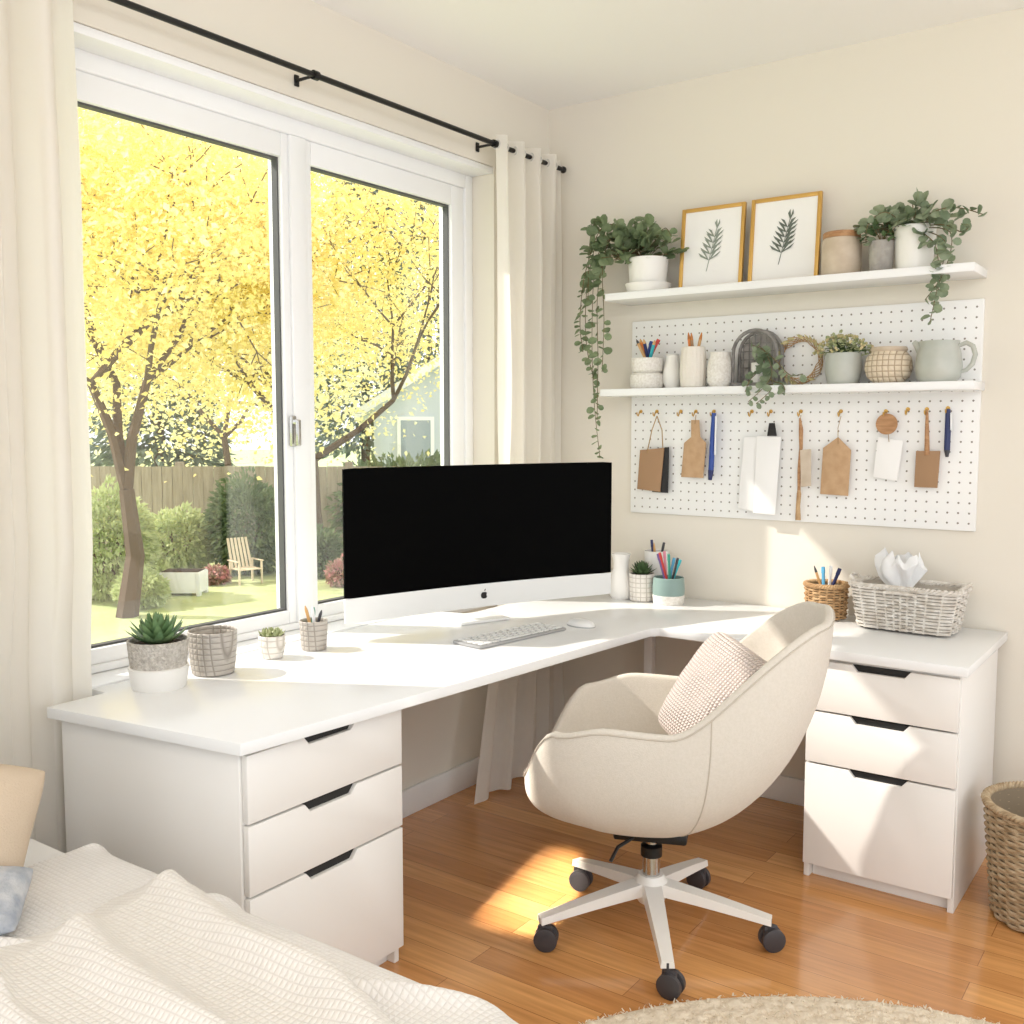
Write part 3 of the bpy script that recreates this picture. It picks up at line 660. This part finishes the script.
def clump(gs,gl,c,R_,n_,size,rnd=True,up=1.0,ax=(1,1)):
    for i in range(n_):
        a=rn.uniform(0,2*pi); e=rad(rn.uniform(5,85)); d=V((cos(a)*cos(e)*ax[0],sin(a)*cos(e)*ax[1],sin(e)*up)); ln=R_*rn.uniform(.5,1)
        p=V(c)+d*ln
        if i%3==0: gs.tube([c,V(c)+d*ln*.5+V((0,0,.01)),p],.0014,4)
        p+=V((rn.gauss(0,.008),rn.gauss(0,.008),rn.gauss(0,.008)))
        s_=size*rn.uniform(.7,1.15); gl.leaf(p,V((d.x+rn.gauss(0,.4),d.y+rn.gauss(0,.4),d.z*.4+rn.gauss(0,.4))),V((rn.gauss(0,.5),-.6,1)),s_,s_*.8 if rnd else s_*.4,rnd)
c=ony(648,289,-.03); c.z=Z1
t=thing('trailing_plant','trailing plant in white pot spilling vines off upper shelf left end','plant',c)
part('pot',G().lathe(cup(.068,.078,.13,.006)),M['cer'],t); part('saucer',G().lathe([(0,0),(.078,0),(.088,.035),(.084,.036),(.076,.008),(0,.008)]),M['cer'],t); soil(t,.07,.12)
gs,gl=G(),G()
def W(px,py,y): return ony(px,py,y)-c
clump(gs,gl,(-.02,0,.125),.135,95,.052,ax=(1.0,.5),up=1.05); clump(gs,gl,(-.10,-.02,.13),.13,70,.052,ax=(1,.55),up=.6)
for path,k in (([(640,240),(612,238),(596,262),(592,330),(594,400),(600,458)],50),([(638,240),(605,225),(586,270),(580,320),(583,352)],36),([(645,240),(618,232),(603,262),(604,320),(602,372)],36),([(640,240),(600,222),(590,240),(588,300)],24),([(640,240),(612,236),(598,290),(598,360),(597,420)],36),([(640,240),(604,230),(588,280),(586,340),(594,380)],30),([(655,240),(665,228),(671,236)],7)):
    strand(gs,gl,[W(px,py,-.05-.03*(i>0)+.015*rn.uniform(-1,1)) for i,(px,py) in enumerate(path)],k,.05)
part('stems',gs,M['stem'],t); part('foliage',gl,M['vine'],t,smooth=0,recalc=False)
c=ony(914,265,-.035); c.z=Z1
t=thing('trailing_plant','trailing grey green plant in white pot at upper shelf right end','plant',c)
part('pot',G().lathe(cup(.056,.066,.14,.006)),M['cer'],t); soil(t,.058,.13)
gs,gl=G(),G(); clump(gs,gl,(0,0,.13),.12,60,.046,ax=(1.1,.6),up=.75); clump(gs,gl,(-.07,0,.13),.11,36,.046,ax=(1,.6),up=.6)
for path,k in (([(910,225),(938,210),(960,208),(985,215)],14),([(915,228),(935,245),(938,280),(930,322)],26),([(915,228),(950,232),(945,270),(925,300)],22),([(915,228),(944,240),(942,268),(938,290)],18),([(905,225),(885,212),(868,225),(866,245)],14),([(920,226),(945,225),(962,232),(970,225)],12)):
    strand(gs,gl,[W(px,py,-.05-.05*(i>0)+.015*rn.uniform(-1,1)) for i,(px,py) in enumerate(path)],k,.046)
part('stems',gs,M['stem'],t); part('foliage',gl,M['vine2'],t,smooth=0,recalc=False)
def sprig(g,cx,cz,h,w,n_,lean,y):
    P=[V((cx+lean*(t-.5)*w+.0,y,cz-h/2+h*t)) for t in [i/10 for i in range(11)]]
    g.tube(P,.0012,4)
    for i in range(n_):
        t=.25+.66*i/n_; p=P[0].lerp(P[-1],t)
        for s_ in (-1,1): g.leaf(p,V((s_*.8,0,.75)),V((0,-1,0)),w*.62*(1-.40*t),w*.16*(1-.2*t))
    g.leaf(P[-1]-V((0,0,.006)),V((.1,0,1)),V((0,-1,0)),w*.34,w*.13)
def pframe(label,x0,x1,top,yb,lean,artm,n_):
    a=ony(x0,283,yb).x; b_=ony(x1,278,yb).x; h=top; w=b_-a
    t=thing('picture_frame',label,'picture frame',((a+b_)/2,yb,Z1)); t.rotation_euler=(rad(-lean),0,0)
    f=.014; g=G(); g.span((-w/2,-.008,0),(-w/2+f,.008,h),.002); g.span((w/2-f,-.008,0),(w/2,.008,h),.002); g.span((-w/2+f,-.008,0),(w/2-f,.008,f),.002); g.span((-w/2+f,-.008,h-f),(w/2-f,.008,h),.002)
    part('border',g,M['gold'],t); pr=part('print',G().span((-w/2+f-.002,-.001,f-.002),(w/2-f+.002,.005,h-f+.002)),M['paper'],t)
    g=G(); sprig(g,0,h*.48,h*.52,w*.62,n_,.22,-.0025); part('leaf_drawing',g,artm,pr,smooth=0,recalc=False)
hh1=ony(710,206,.02).z-Z1; hh2=ony(785,196,.03).z-Z1
pframe('smaller gold picture frame with pale leaf sprig beside left trailing plant',679,742,hh1,.0,5,M['art'],5)
pframe('larger gold picture frame with dark leaf sprig print',748,818,hh2,.0,5,M['art2'],6)
c=ony(841,270,-.03); c.z=Z1; t=thing('storage_jar','beige stoneware jar with flat lid right of the gold frames','jar',c); part('jar',G().lathe([(0,0),(.058,0),(.066,.012),(.066,.115),(.06,.128),(0,.128)]),M['beigejar'],t); part('lid',G().lathe([(0,.1285),(.062,.1285),(.062,.146),(.058,.149),(0,.149)]),M['woodlid'],t)
c=ony(881,266,-.055); c.z=Z1; t=thing('small_planter','small grey concrete pot with sprigs left of white trailing plant','plant',c); part('pot',G().lathe(cup(.036,.042,.10,.005)),M['concrete'],t); soil(t,.036,.09)
gs,gl=G(),G(); clump(gs,gl,(0,0,.09),.085,40,.03,ax=(1,.6)); part('stems',gs,M['stem'],t); part('foliage',gl,M['leafd'],t,smooth=0,recalc=False)
# lower shelf
def sp_(px,y=-.015): q=ony(px,384,y); q.z=Z2; return q
c=sp_(647); t=thing('tiered_pot','white two tier pot of pencils at left end of lower shelf','pot',c); part('lower_tier',G().lathe([(0,0),(.056,0),(.066,.012),(.066,.052),(.058,.06),(0,.06)]),M['wcer'],t); part('upper_tier',G().lathe([(0,.0605),(.05,.0605),(.06,.07),(.062,.118),(.057,.118),(.054,.075),(0,.075)]),M['wcer'],t)
sticks(c,Z2+.078,.12,.050,[('red pencil in the white two tier pot','p_red','cap',.0065),('blue pencil in the white two tier pot','p_blue','cap',.0065),('orange pencil in the white two tier pot','p_orange','p_wood',.0065),('wooden pencil in the white two tier pot','p_wood','p_dgrey',.006),('navy pencil in the white two tier pot','p_navy','p_wood',.0065),('turquoise pencil in the white two tier pot','p_cyan','p_wood',.0065)],'pencils in the two tier pot','pencil','pencil')
c=sp_(672,.01); solo('vase',G().lathe([(0,0),(.026,0),(.034,.02),(.036,.06),(.026,.10),(.022,.125),(.026,.13),(.02,.128),(.02,.1),(0,.09)]),M['cer'],'narrow white vase squeezed between two tier pot and ribbed jar','vase',c)
c=sp_(693,-.03); t=thing('ribbed_jar','tall cream ribbed jar holding brushes on the lower shelf','jar',c); part('jar',G().lathe(cup(.046,.043,.15,.005,belly=.004),n=72,fr=lambda a,z:1+.02*sin(18*a)*(1 if .01<z<.15 else 0)),M['cermat'],t)
sticks(c,Z2+.02,.185,.034,[('brown bristled brush in the ribbed jar','p_wood','bristle',.006),('orange tipped brush in the ribbed jar','p_orange','bristle',.006),('dark handled brush in the ribbed jar','brownc','bristle',.006)],'brushes in the ribbed jar','paintbrush','brush')
c=sp_(720,-.025); solo('vase',G().lathe([(0,0),(.035,0),(.047,.02),(.049,.07),(.042,.1),(.036,.118),(.038,.128),(.032,.126),(.032,.11),(0,.1)]),M['wcer'],'rounded white stoneware vase beside the arched lantern','vase',c)
c=sp_(757,.0); t=thing('arched_lantern','dark grey arched metal lantern with candle on the lower shelf','lantern',c)
def arch(r,h,y): return [V((-r,y,0)),V((-r,y,h))]+[V((-r*cos(pi*k/12),y,h+r*sin(pi*k/12))) for k in range(1,12)]+[V((r,y,h)),V((r,y,0))]
g=G(); g.tube(arch(.082,.12,-.03),.007,8); g.tube(arch(.082,.12,.03),.007,8)
part('frame',g,M['lantern'],t)
g=G(); g.span((-.09,-.04,0),(.09,.04,.014),.003); part('base',g,M['lantern'],t)
g=G()
for k in range(-3,4): 
    x=k*.022; zt=.12+sqrt(max(0,.08**2-x*x)); g.tube([(x,.028,.012),(x,.028,zt)],.002,5)
for z in (.04,.07,.10,.13,.16): 
    w=.08 if z<.12 else sqrt(.08**2-(z-.12)**2); g.tube([(-w,.028,z),(w,.028,z)],.002,5)
part('lattice',g,M['lantern'],t)
g=G(); g.grid(lambda u,v:(.076*(2*u-1),.034,.014+v*(.104+sqrt(max(0,.076**2-(.076*(2*u-1))**2)))),16,6)
part('back_panel',g,M['concrete'],t)
part('candle',G().lathe([(0,.014),(.022,.014),(.022,.085),(.018,.087),(0,.082)]),M['cer'],t,'white pillar candle')
c=sp_(770,-.07)
t=thing('eucalyptus_sprig','eucalyptus sprig draped over the lower shelf front below the lantern','sprig',c); gs,gl=G(),G()
gs.tube([(-.02,.0,.003),(.03,.01,.003)],.003,5)
for path,k in (([(752,345),(765,352),(772,372),(765,386),(748,402)],16),([(758,345),(775,360),(790,375),(802,374)],16),([(760,350),(768,372),(772,388),(756,404)],14),([(757,350),(770,378),(782,384),(785,390)],12),([(765,355),(757,372),(750,380),(745,392)],11)):
    strand(gs,gl,[W(px,py,-.075-.012*i) for i,(px,py) in enumerate(path)],k,.042)
part('stems',gs,M['stem'],t); part('foliage',gl,M['vine2'],t,smooth=0,recalc=False)
c=ony(796,358,.0); t=thing('twig_wreath','small twisted twig wreath leaning on the pegboard above lower shelf','wreath',(c.x,.04,Z2)); g=G()
for j in range(6):
    ph=j*.9; g.tube([((.072+.009*sin(5*a+ph)+.0012*j)*cos(a),.008*cos(6*a+ph),.092+(.072+.009*sin(5*a+ph)+.0012*j)*sin(a)) for a in [2*pi*k/60 for k in range(60)]],.0017,5,True)
part('twigs',g,M['wick'],t); gl=G()
for k in range(26):
    a=rn.uniform(0,2*pi); gl.leaf(V((.075*cos(a),-.008,.092+.075*sin(a))),V((cos(a+1),rn.gauss(0,.3)-.3,sin(a+1))),V((0,-1,.3)),.03,.012)
part('leaves',gl,M['flower'],t,smooth=0,recalc=False)
c=sp_(843,-.02); t=thing('flower_pot','grey green glazed pot with tiny cream flowers on lower shelf','plant',c); part('pot',G().lathe(cup(.052,.06,.105,.005,belly=.006)),M['sage'],t); soil(t,.053,.095)
gs,gl=G(),G(); clump(gs,gl,(0,0,.10),.085,180,.018,ax=(1.1,.7),up=.7); part('stems',gs,M['leafd'],t); part('foliage',gl,M['succ2'],t,smooth=0,recalc=False)
g=G()
for k in range(90):
    a=rn.uniform(0,2*pi); e=rad(rn.uniform(5,80)); d=V((cos(a)*cos(e)*1.1,sin(a)*cos(e)*.7,sin(e)*.72))*.092; g.ball(d+V((0,0,.102)),.0052,6,4)
part('flowers',g,M['flower'],t)
c=sp_(888,-.025); t=thing('woven_pot','round cream and tan lattice patterned jar beside the pitcher','jar',c); part('body',G().lathe([(0,0),(.045,0),(.068,.02),(.078,.05),(.072,.085),(.055,.105),(.05,.11),(.046,.108),(.05,.09),(0,.085)]),weave_mat('lattice',S(220,204,180),S(158,134,104),170,.9,.7,dist=.004,axes=(0,2)),t); part('rim',G().lathe([(.056,.104),(.06,.112),(.056,.12),(.048,.12),(.048,.104)]),M['beigejar'],t)
c=sp_(938,-.03); t=thing('pitcher','glossy grey green ceramic pitcher at right end of lower shelf','pitcher',c)
part('body',G().lathe([(0,0),(.055,0),(.068,.015),(.073,.05),(.068,.09),(.060,.118),(.063,.132),(.058,.132),(.055,.118),(.06,.08),(.06,.02),(0,.016)]),M['sage'],t)
part('handle',G().tube([(.058,0,.115),(.082,0,.124),(.102,0,.112),(.110,0,.085),(.102,0,.055),(.084,0,.036),(.066,0,.032)],[.007,.008,.008,.008,.008,.007,.006],10),M['sage'],t)
part('spout',G().tube([(-.050,0,.095),(-.066,0,.118),(-.080,0,.134)],[.018,.013,.008],10),M['sage'],t)
# ---------------- pegboard hooks & hung things ----------------
PY=WY-.0165
def hook(px,what,py=413):
    c=ony(px,py,PY); solo('hook',G().tube([(0,0,.006),(0,-.012,.004),(0,-.018,-.006),(0,-.024,-.012),(0,-.032,-.008),(0,-.034,.002)],.0026,8).lathe([(.007,0),(.007,.003),(0,.003)],n=14,mx=Matrix.Translation((0,0,.006))@Matrix.Rotation(pi/2,4,'X')),M['brass'],'small brass pegboard hook '+what,'hook',c,0,'brass hooks on the pegboard'); return c+V((0,-.024,-.009))
HY=PY-.024
def plate(name,label,cat,hp,parts_):
    t=thing(name,label,cat,hp)
    for (nm,pts,yo,th,mm) in parts_:
        if nm=='string':
            g=G().tube([ony(a,b,HY+yo)-hp for a,b in pts],th,5); part('string',g,M[mm],t)
        elif nm.startswith('rod_'):
            g=G(); r=th; P=[ony(a,b,HY+yo)-hp for a,b,_ in pts]; g.tube(P,[k*r for _,_,k in pts],10); part(nm[4:],g,M[mm],t)
        else:
            P=[ony(a,b,HY+yo)-hp for a,b in pts]; part(nm,G().extr(P,(0,th,0),.0006),M[mm],t)
    return t
hook(641,'left empty at far left of the row')
h=hook(657,'holding the string of brown and black cards')
plate('hanging_cards','brown card and black card hanging on a jute string loop','card',h,[('black_card',[(653,449),(669,447),(668,493),(652,492)],.005,.002,'blackc'),('brown_card',[(640,450),(664,448),(660,492),(637,489)],-.001,.004,'brownc'),('string',[(657,416),(652,430),(647,453)],-.001,.0022,'string'),('string',[(657,416),(662,430),(663,450)],.0,.0022,'string')])
hook(681,'left empty beside the tan tag')
h=hook(696,'holding the tan bottle shaped tag')
plate('hanging_tag','tan bottle shaped card tag with narrow neck','tag',h,[('card',[(691,420),(699,420),(700,437),(706,443),(703,478),(681,477),(684,443),(691,437)],0,.004,'kraft'),('string',[(696,415),(695,424)],-.001,.0014,'string')])
h=hook(714,'holding the blue marker beside the tan tag')
plate('marker','blue and white marker hanging beside the tan bottle shaped tag','marker',h,[('rod_barrel',[(714,413,.8),(713,432,1),(711,470,1)],0,.0105,'p_blue'),('rod_cap',[(711,470,1.05),(710,480,.7)],0,.0108,'p_navy'),('rod_clip',[(716,416,1),(715,455,1)],-.011,.0035,'p_wpen')])
hook(752,'half hidden above the white paper sheets')
h=hook(771,'holding the clipped white papers')
plate('paper_sheets','two white paper sheets hanging from a black clip','paper',h,[('back_sheet',[(744,437),(772,438),(766,514),(738,508)],.006,.001,'paper'),('front_sheet',[(757,436),(781,437),(775,515),(753,513)],-.002,.0012,'paper'),('clip',[(769,423),(774,423),(776,436),(767,436)],-.006,.010,'blackc')])
h=hook(801,'holding the wooden stick with cream swatch')
plate('hanging_brush','slim wooden brush with cream swatch and tan tassel on a string','brush',h,[('rod_handle',[(800,418,.5),(801,430,1.1),(801,448,.9),(799,470,.8),(799,492,.8)],0,.0075,'woodlid'),('swatch',[(800,450),(811,449),(811,486),(801,487)],-.009,.003,'beigejar'),('rod_tassel',[(799,488,.7),(799,494,1.3),(798,506,1.2),(798,520,1.6)],0,.0065,'wick'),('string',[(801,415),(800,424)],-.001,.0014,'string')])
h=hook(841,'holding the kraft gift tag')
plate('hanging_tag','broad kraft gift tag with pointed top','tag',h,[('card',[(838,437),(851,450),(848,496),(820,494),(823,448)],0,.003,'kraft'),('string',[(841,416),(838,428),(838,444)],-.002,.0012,'string')])
h=hook(886,'holding the round wooden disc and white tag')
cc=ony(887,424,HY)-h
t=plate('hanging_tag','white paper tag hanging below a round wooden disc','tag',h,[('card',[(878,437),(903,441),(897,481),(873,477)],0,.002,'paper'),('string',[(887,415),(888,430),(889,442)],-.003,.0012,'string')])
part('wooden_disc',G().lathe([(0,-.003),(.036,-.003),(.036,.003),(0,.003)],n=28,mx=Matrix.Translation(cc+V((0,-.004,0)))@Matrix.Rotation(pi/2,4,'X')),M['woodlid'],t)
hook(908,'left empty above the wooden disc tag',411)
h=hook(927,'holding the wooden handled scraper',411)
plate('wooden_scraper','tan block scraper hanging by its slim wooden handle','scraper',h,[('rod_handle',[(927,410,.6),(927,430,1),(927,455,1.3)],0,.007,'woodlid'),('block',[(916,451),(940,451),(937,488),(914,487)],-.003,.008,'brownc')])
h=hook(948,'holding the navy pen at the far right',410)
plate('marker','short navy marker hanging at right end of the pegboard','marker',h,[('rod_barrel',[(948,409,.8),(948,424,1),(947,450,1)],0,.010,'p_navy'),('rod_cap',[(947,450,1),(947,457,.5)],0,.010,'p_dgrey'),('rod_clip',[(951,413,1),(951,430,1)],-.010,.0025,'p_wpen')])
# ---------------- outside ----------------
GZ=-.5
struct('ground',G().span((-60,-40,GZ-.1),(-.36,60,GZ)),M['grass'])
def tree(name,label,base,H,sc,nl,ls,ml,group,seed,sig=.34,lean=(0,0),zmin=.9,spr=.62,dep0=5,fr=.80):
    r=random.Random(seed); t=thing(name,label,'tree',base,0,group); g=G(); tips=[]; mids=[]
    def grow(p,d,L_,rad_,dep):
        mid=p+d*L_*.5+V((r.gauss(0,.04),r.gauss(0,.04),r.gauss(0,.02)))*L_; e=p+d*L_
        g.tube([p,mid,e],[rad_,rad_*.82,rad_*.65],6); mids.append(e)
        if dep==0: tips.append(e); return
        for k in range(3):
            nd=(d*.7+V((r.gauss(0,spr),r.gauss(0,spr),r.gauss(.14,.30)))).normalized(); grow(e,nd,L_*r.uniform(fr-.09,fr+.08),rad_*.56,dep-1)
    grow(V((0,0,-.02)),V((lean[0],lean[1],1)).normalized(),H,sc,dep0)
    part('trunk',g,M['bark'],t); gl=G(); pool=tips+mids[len(mids)//5:]
    for i in range(nl):
        c_=r.choice(pool); p=c_+V((r.gauss(0,sig),r.gauss(0,sig),r.gauss(0,sig*.8)))
        if p.z<zmin: continue
        s_=ls*r.uniform(.6,1.3); gl.leaf(p,V((r.gauss(0,1),r.gauss(0,1),r.gauss(-.3,.6))),V((r.gauss(0,1),r.gauss(0,1),r.gauss(.4,1))),s_,s_*.65)
    part('foliage',gl,M[ml],t,smooth=0,recalc=False); return t
tree('autumn_tree','nearest golden leaved tree with dark trunk seen in left pane',far(122,10,GZ),1.3,.11,62000,.062,'leafy','yellow autumn trees outside',21,.40,(.02,.02),fr=.84,zmin=1.1)
tree('autumn_tree','golden leaved tree seen through the right window pane',far(322,13,GZ),1.5,.085,40000,.072,'leafy','yellow autumn trees outside',9,.42,(-.1,0),fr=.80,zmin=1.3)
tree('autumn_tree','pale yellow tree far behind the wooden fence',far(225,20,GZ),1.7,.09,15000,.12,'leafy2','yellow autumn trees outside',14,.55,fr=.80)
def conifer(label,base,H,R_,n_,seed):
    r=random.Random(seed); t=thing('evergreen_tree',label,'tree',base,0,'evergreens behind the garden'); part('trunk',G().tube([(0,0,0),(0,0,H*.95)],[.16,.03],8),M['bark'],t); g=G()
    for i in range(n_):
        z=H*(.08+.92*r.random()**1.1); rr=R_*(1-z/H)**.8*sqrt(r.uniform(.2,1))+.05; a=r.uniform(0,2*pi); g.leaf(V((rr*cos(a),rr*sin(a),z)),V((cos(a),sin(a),-.35+r.gauss(0,.3))),V((r.gauss(0,.5),r.gauss(0,.5),1)),.42*r.uniform(.6,1.2),.16)
    part('foliage',g,M['ever'],t,smooth=0,recalc=False)
conifer('tall evergreen behind the yellow tree in the left pane',far(160,27,GZ),10.4,1.8,6000,1)
conifer('tall evergreen behind the golden tree in right pane',far(366,33,GZ),12.8,2.1,7000,2)
conifer('slim evergreen nearest the grey house outside',far(430,38,GZ),13.0,2.2,6000,3)
def shrub(label,px,py,w,h,mm,ls=.09,n_=2500,seed=0,group=None,name='shrub'):
    p=onz(px,py,GZ); r=random.Random(seed); t=thing(name,label,'shrub',p,0,group); gs=G()
    for k in range(7): a=k*.9; gs.tube([(0,0,0),(w*.25*cos(a),w*.25*sin(a),h*.7)],[.02,.008],5)
    part('stems',gs,M['bark'],t); g=G()
    for i in range(n_):
        d=V((r.gauss(0,1),r.gauss(0,1),r.gauss(0,1))).normalized()*r.uniform(.35,1.1)**.5; q=V((d.x*w/2,d.y*w/2,max(.02,h*.5+d.z*h*.5))); q+=V((0,0,.08*h*sin(5*d.x+seed)+.06*h*sin(9*d.y)))*max(0,d.z); s_=ls*r.uniform(.7,1.3); g.leaf(q,V((d.x,d.y,d.z*.6+r.gauss(0,.5))),V((r.gauss(0,1),r.gauss(0,1),1)),s_,s_*.55)
    part('foliage',g,M[mm],t,smooth=0,recalc=False)
shrub('pale green feathery shrub below the golden tree in left pane',108,598,1.0,1.15,'shrub',.08,5500,1)
shrub('low pale green shrub at the bottom of the left pane',142,607,.5,.36,'shrub',.06,2600,2)
shrub('airy pale green shrub before the middle of the fence',176,573,1.0,.8,'shrub',.08,4500,12)
shrub('dark green shrub in front of the fence in left pane',250,573,1.0,1.2,'shrubd',.08,5500,3)
shrub('small dark shrub at left edge of the right pane',322,577,.5,.6,'shrubd',.07,2500,4)
shrub('wide dark hedge bush seen just above the monitor',405,556,2.2,1.4,'shrubd',.12,7000,5)
shrub('rosy flowering shrub beside the garden chair',214,584,.34,.2,'pinkf',.05,1000,6)
shrub('pink flowering shrub under the right pane',342,586,.34,.3,'pinkf',.06,900,8)
fa=onz(180,561,GZ); t=thing('garden_fence','weathered grey brown board fence across the garden','fence',fa,YAW)
g=G(); k=-38
while k<22: g.box((k*.145,rn.uniform(-.004,.004),.68),(.138,.02,1.32+rn.uniform(-.01,.01)),0); k+=1
part('boards',g,M['fence'],t,smooth=0)
part('rail',G().span((-5.5,.012,.3),(3.1,.05,.38)),M['fence'],t); part('rail',G().span((-5.5,.012,1.1),(3.1,.05,1.18)),M['fence'],t)
for k in range(-2,2): part('post',G().span((k*2.4-.05,.05,0),(k*2.4+.05,.15,1.4)),M['fence'],t)
p=onz(246,583,GZ); t=thing('garden_chair','small slatted wooden garden chair on the lawn outside','garden chair',p,YAW+.7); t.scale=(.5,.5,.5)
g=G()
for k in range(6): g.box((-.24+k*.096,.33,.70),(.06,.02,.80),.003,rot=(rad(-20),0,(k-2.5)*.02))
part('backrest',g,M['gwood'],t); g=G()
for k in range(5): g.box((0,-.25+k*.11,.36),(.56,.09,.02),.003)
part('seat',g,M['gwood'],t)
for s_ in (-1,1):
    part('arm',G().box((s_*.31,.0,.56),(.07,.6,.02),.003),M['gwood'],t)
    for yy in (-.27,.24): part('leg',G().box((s_*.29,yy,.275),(.04,.05,.55),.003),M['gwood'],t)
p=onz(184,594,GZ); t=thing('garden_planter','pale boxed garden planter on the lawn in left pane','planter',p,YAW)
g=G(); g.box((0,0,.15),(.46,.30,.24),.01); 
for s_ in (-1,1):
    for u in (-1,1): g.box((s_*.21,u*.13,.13),(.05,.05,.26),.004)
part('box',g,M['trim'],t); part('soil',G().box((0,0,.265),(.42,.27,.02)),M['soil'],t)
hb=far(462,22,GZ); t=thing('neighbour_house','pale grey neighbouring house with white gabled roof','house',hb,YAW+.1)
part('wall',G().extr([(-1.9,0,0),(1.9,0,0),(1.9,0,2.3),(0,0,3.5),(-1.9,0,2.3)],(0,7,0)),M['house'],t,smooth=0)
g=G()
for s_ in (-1,1): g.extr([(0,-.3,3.72),(s_*2.3,-.3,2.22),(s_*2.3,-.3,2.02),(0,-.3,3.5)],(0,7.6,0))
part('roof',g,M['roof'],t,smooth=0)
for x in (-1.0,1.0):
    w_=part('window',G().span((x-.4,-.05,1.0),(x+.4,.02,2.1)),M['trim'],t); part('pane',G().span((x-.32,-.06,1.08),(x+.32,-.04,2.02)),M['hglass'],w_)
# ---------------- light ----------------
w=bpy.data.worlds.new('world'); bpy.context.scene.world=w; w.use_nodes=True; N=w.node_tree.nodes; L=w.node_tree.links; bg=N['Background']
bg.inputs[0].default_value=(.93,.965,1,1); bg.inputs[1].default_value=1.6
sd=bpy.data.lights.new('sun','SUN'); sd.energy=5.0; sd.angle=rad(1.0); sd.color=(1,.94,.86); so=bpy.data.objects.new('sun',sd); C.objects.link(so)
dv=V((.88,.475,-math.tan(rad(40)))).normalized(); so.rotation_euler=dv.to_track_quat('-Z','Y').to_euler()
ad=bpy.data.lights.new('added_room_fill','AREA'); ad.energy=30; ad.size=1.6; ad.color=(1,.97,.93); ao=bpy.data.objects.new('added_room_fill',ad); C.objects.link(ao); ao.location=(2.9,-3.6,2.65); ao.rotation_euler=(rad(25),rad(25),0)  # added soft fill behind the camera; no ceiling fixture exists here
d=bpy.data.lights.new('added_streak_beam','AREA'); d.shape='RECTANGLE'; d.size=.20; d.size_y=.34; d.energy=1.2; d.spread=rad(1.6); d.color=(1,.93,.82)  # added narrow beam that lays a sun streak on the floor; no side window built
o=bpy.data.objects.new('added_streak_beam',d); C.objects.link(o); o.location=(1.12,-3.7,2.25); o.rotation_euler=(V((.62,-1.05,0))-V(o.location)).to_track_quat('-Z','Y').to_euler()
vs_=bpy.context.scene.view_settings
vs_.view_transform='Standard'; vs_.exposure=.14
print('done')
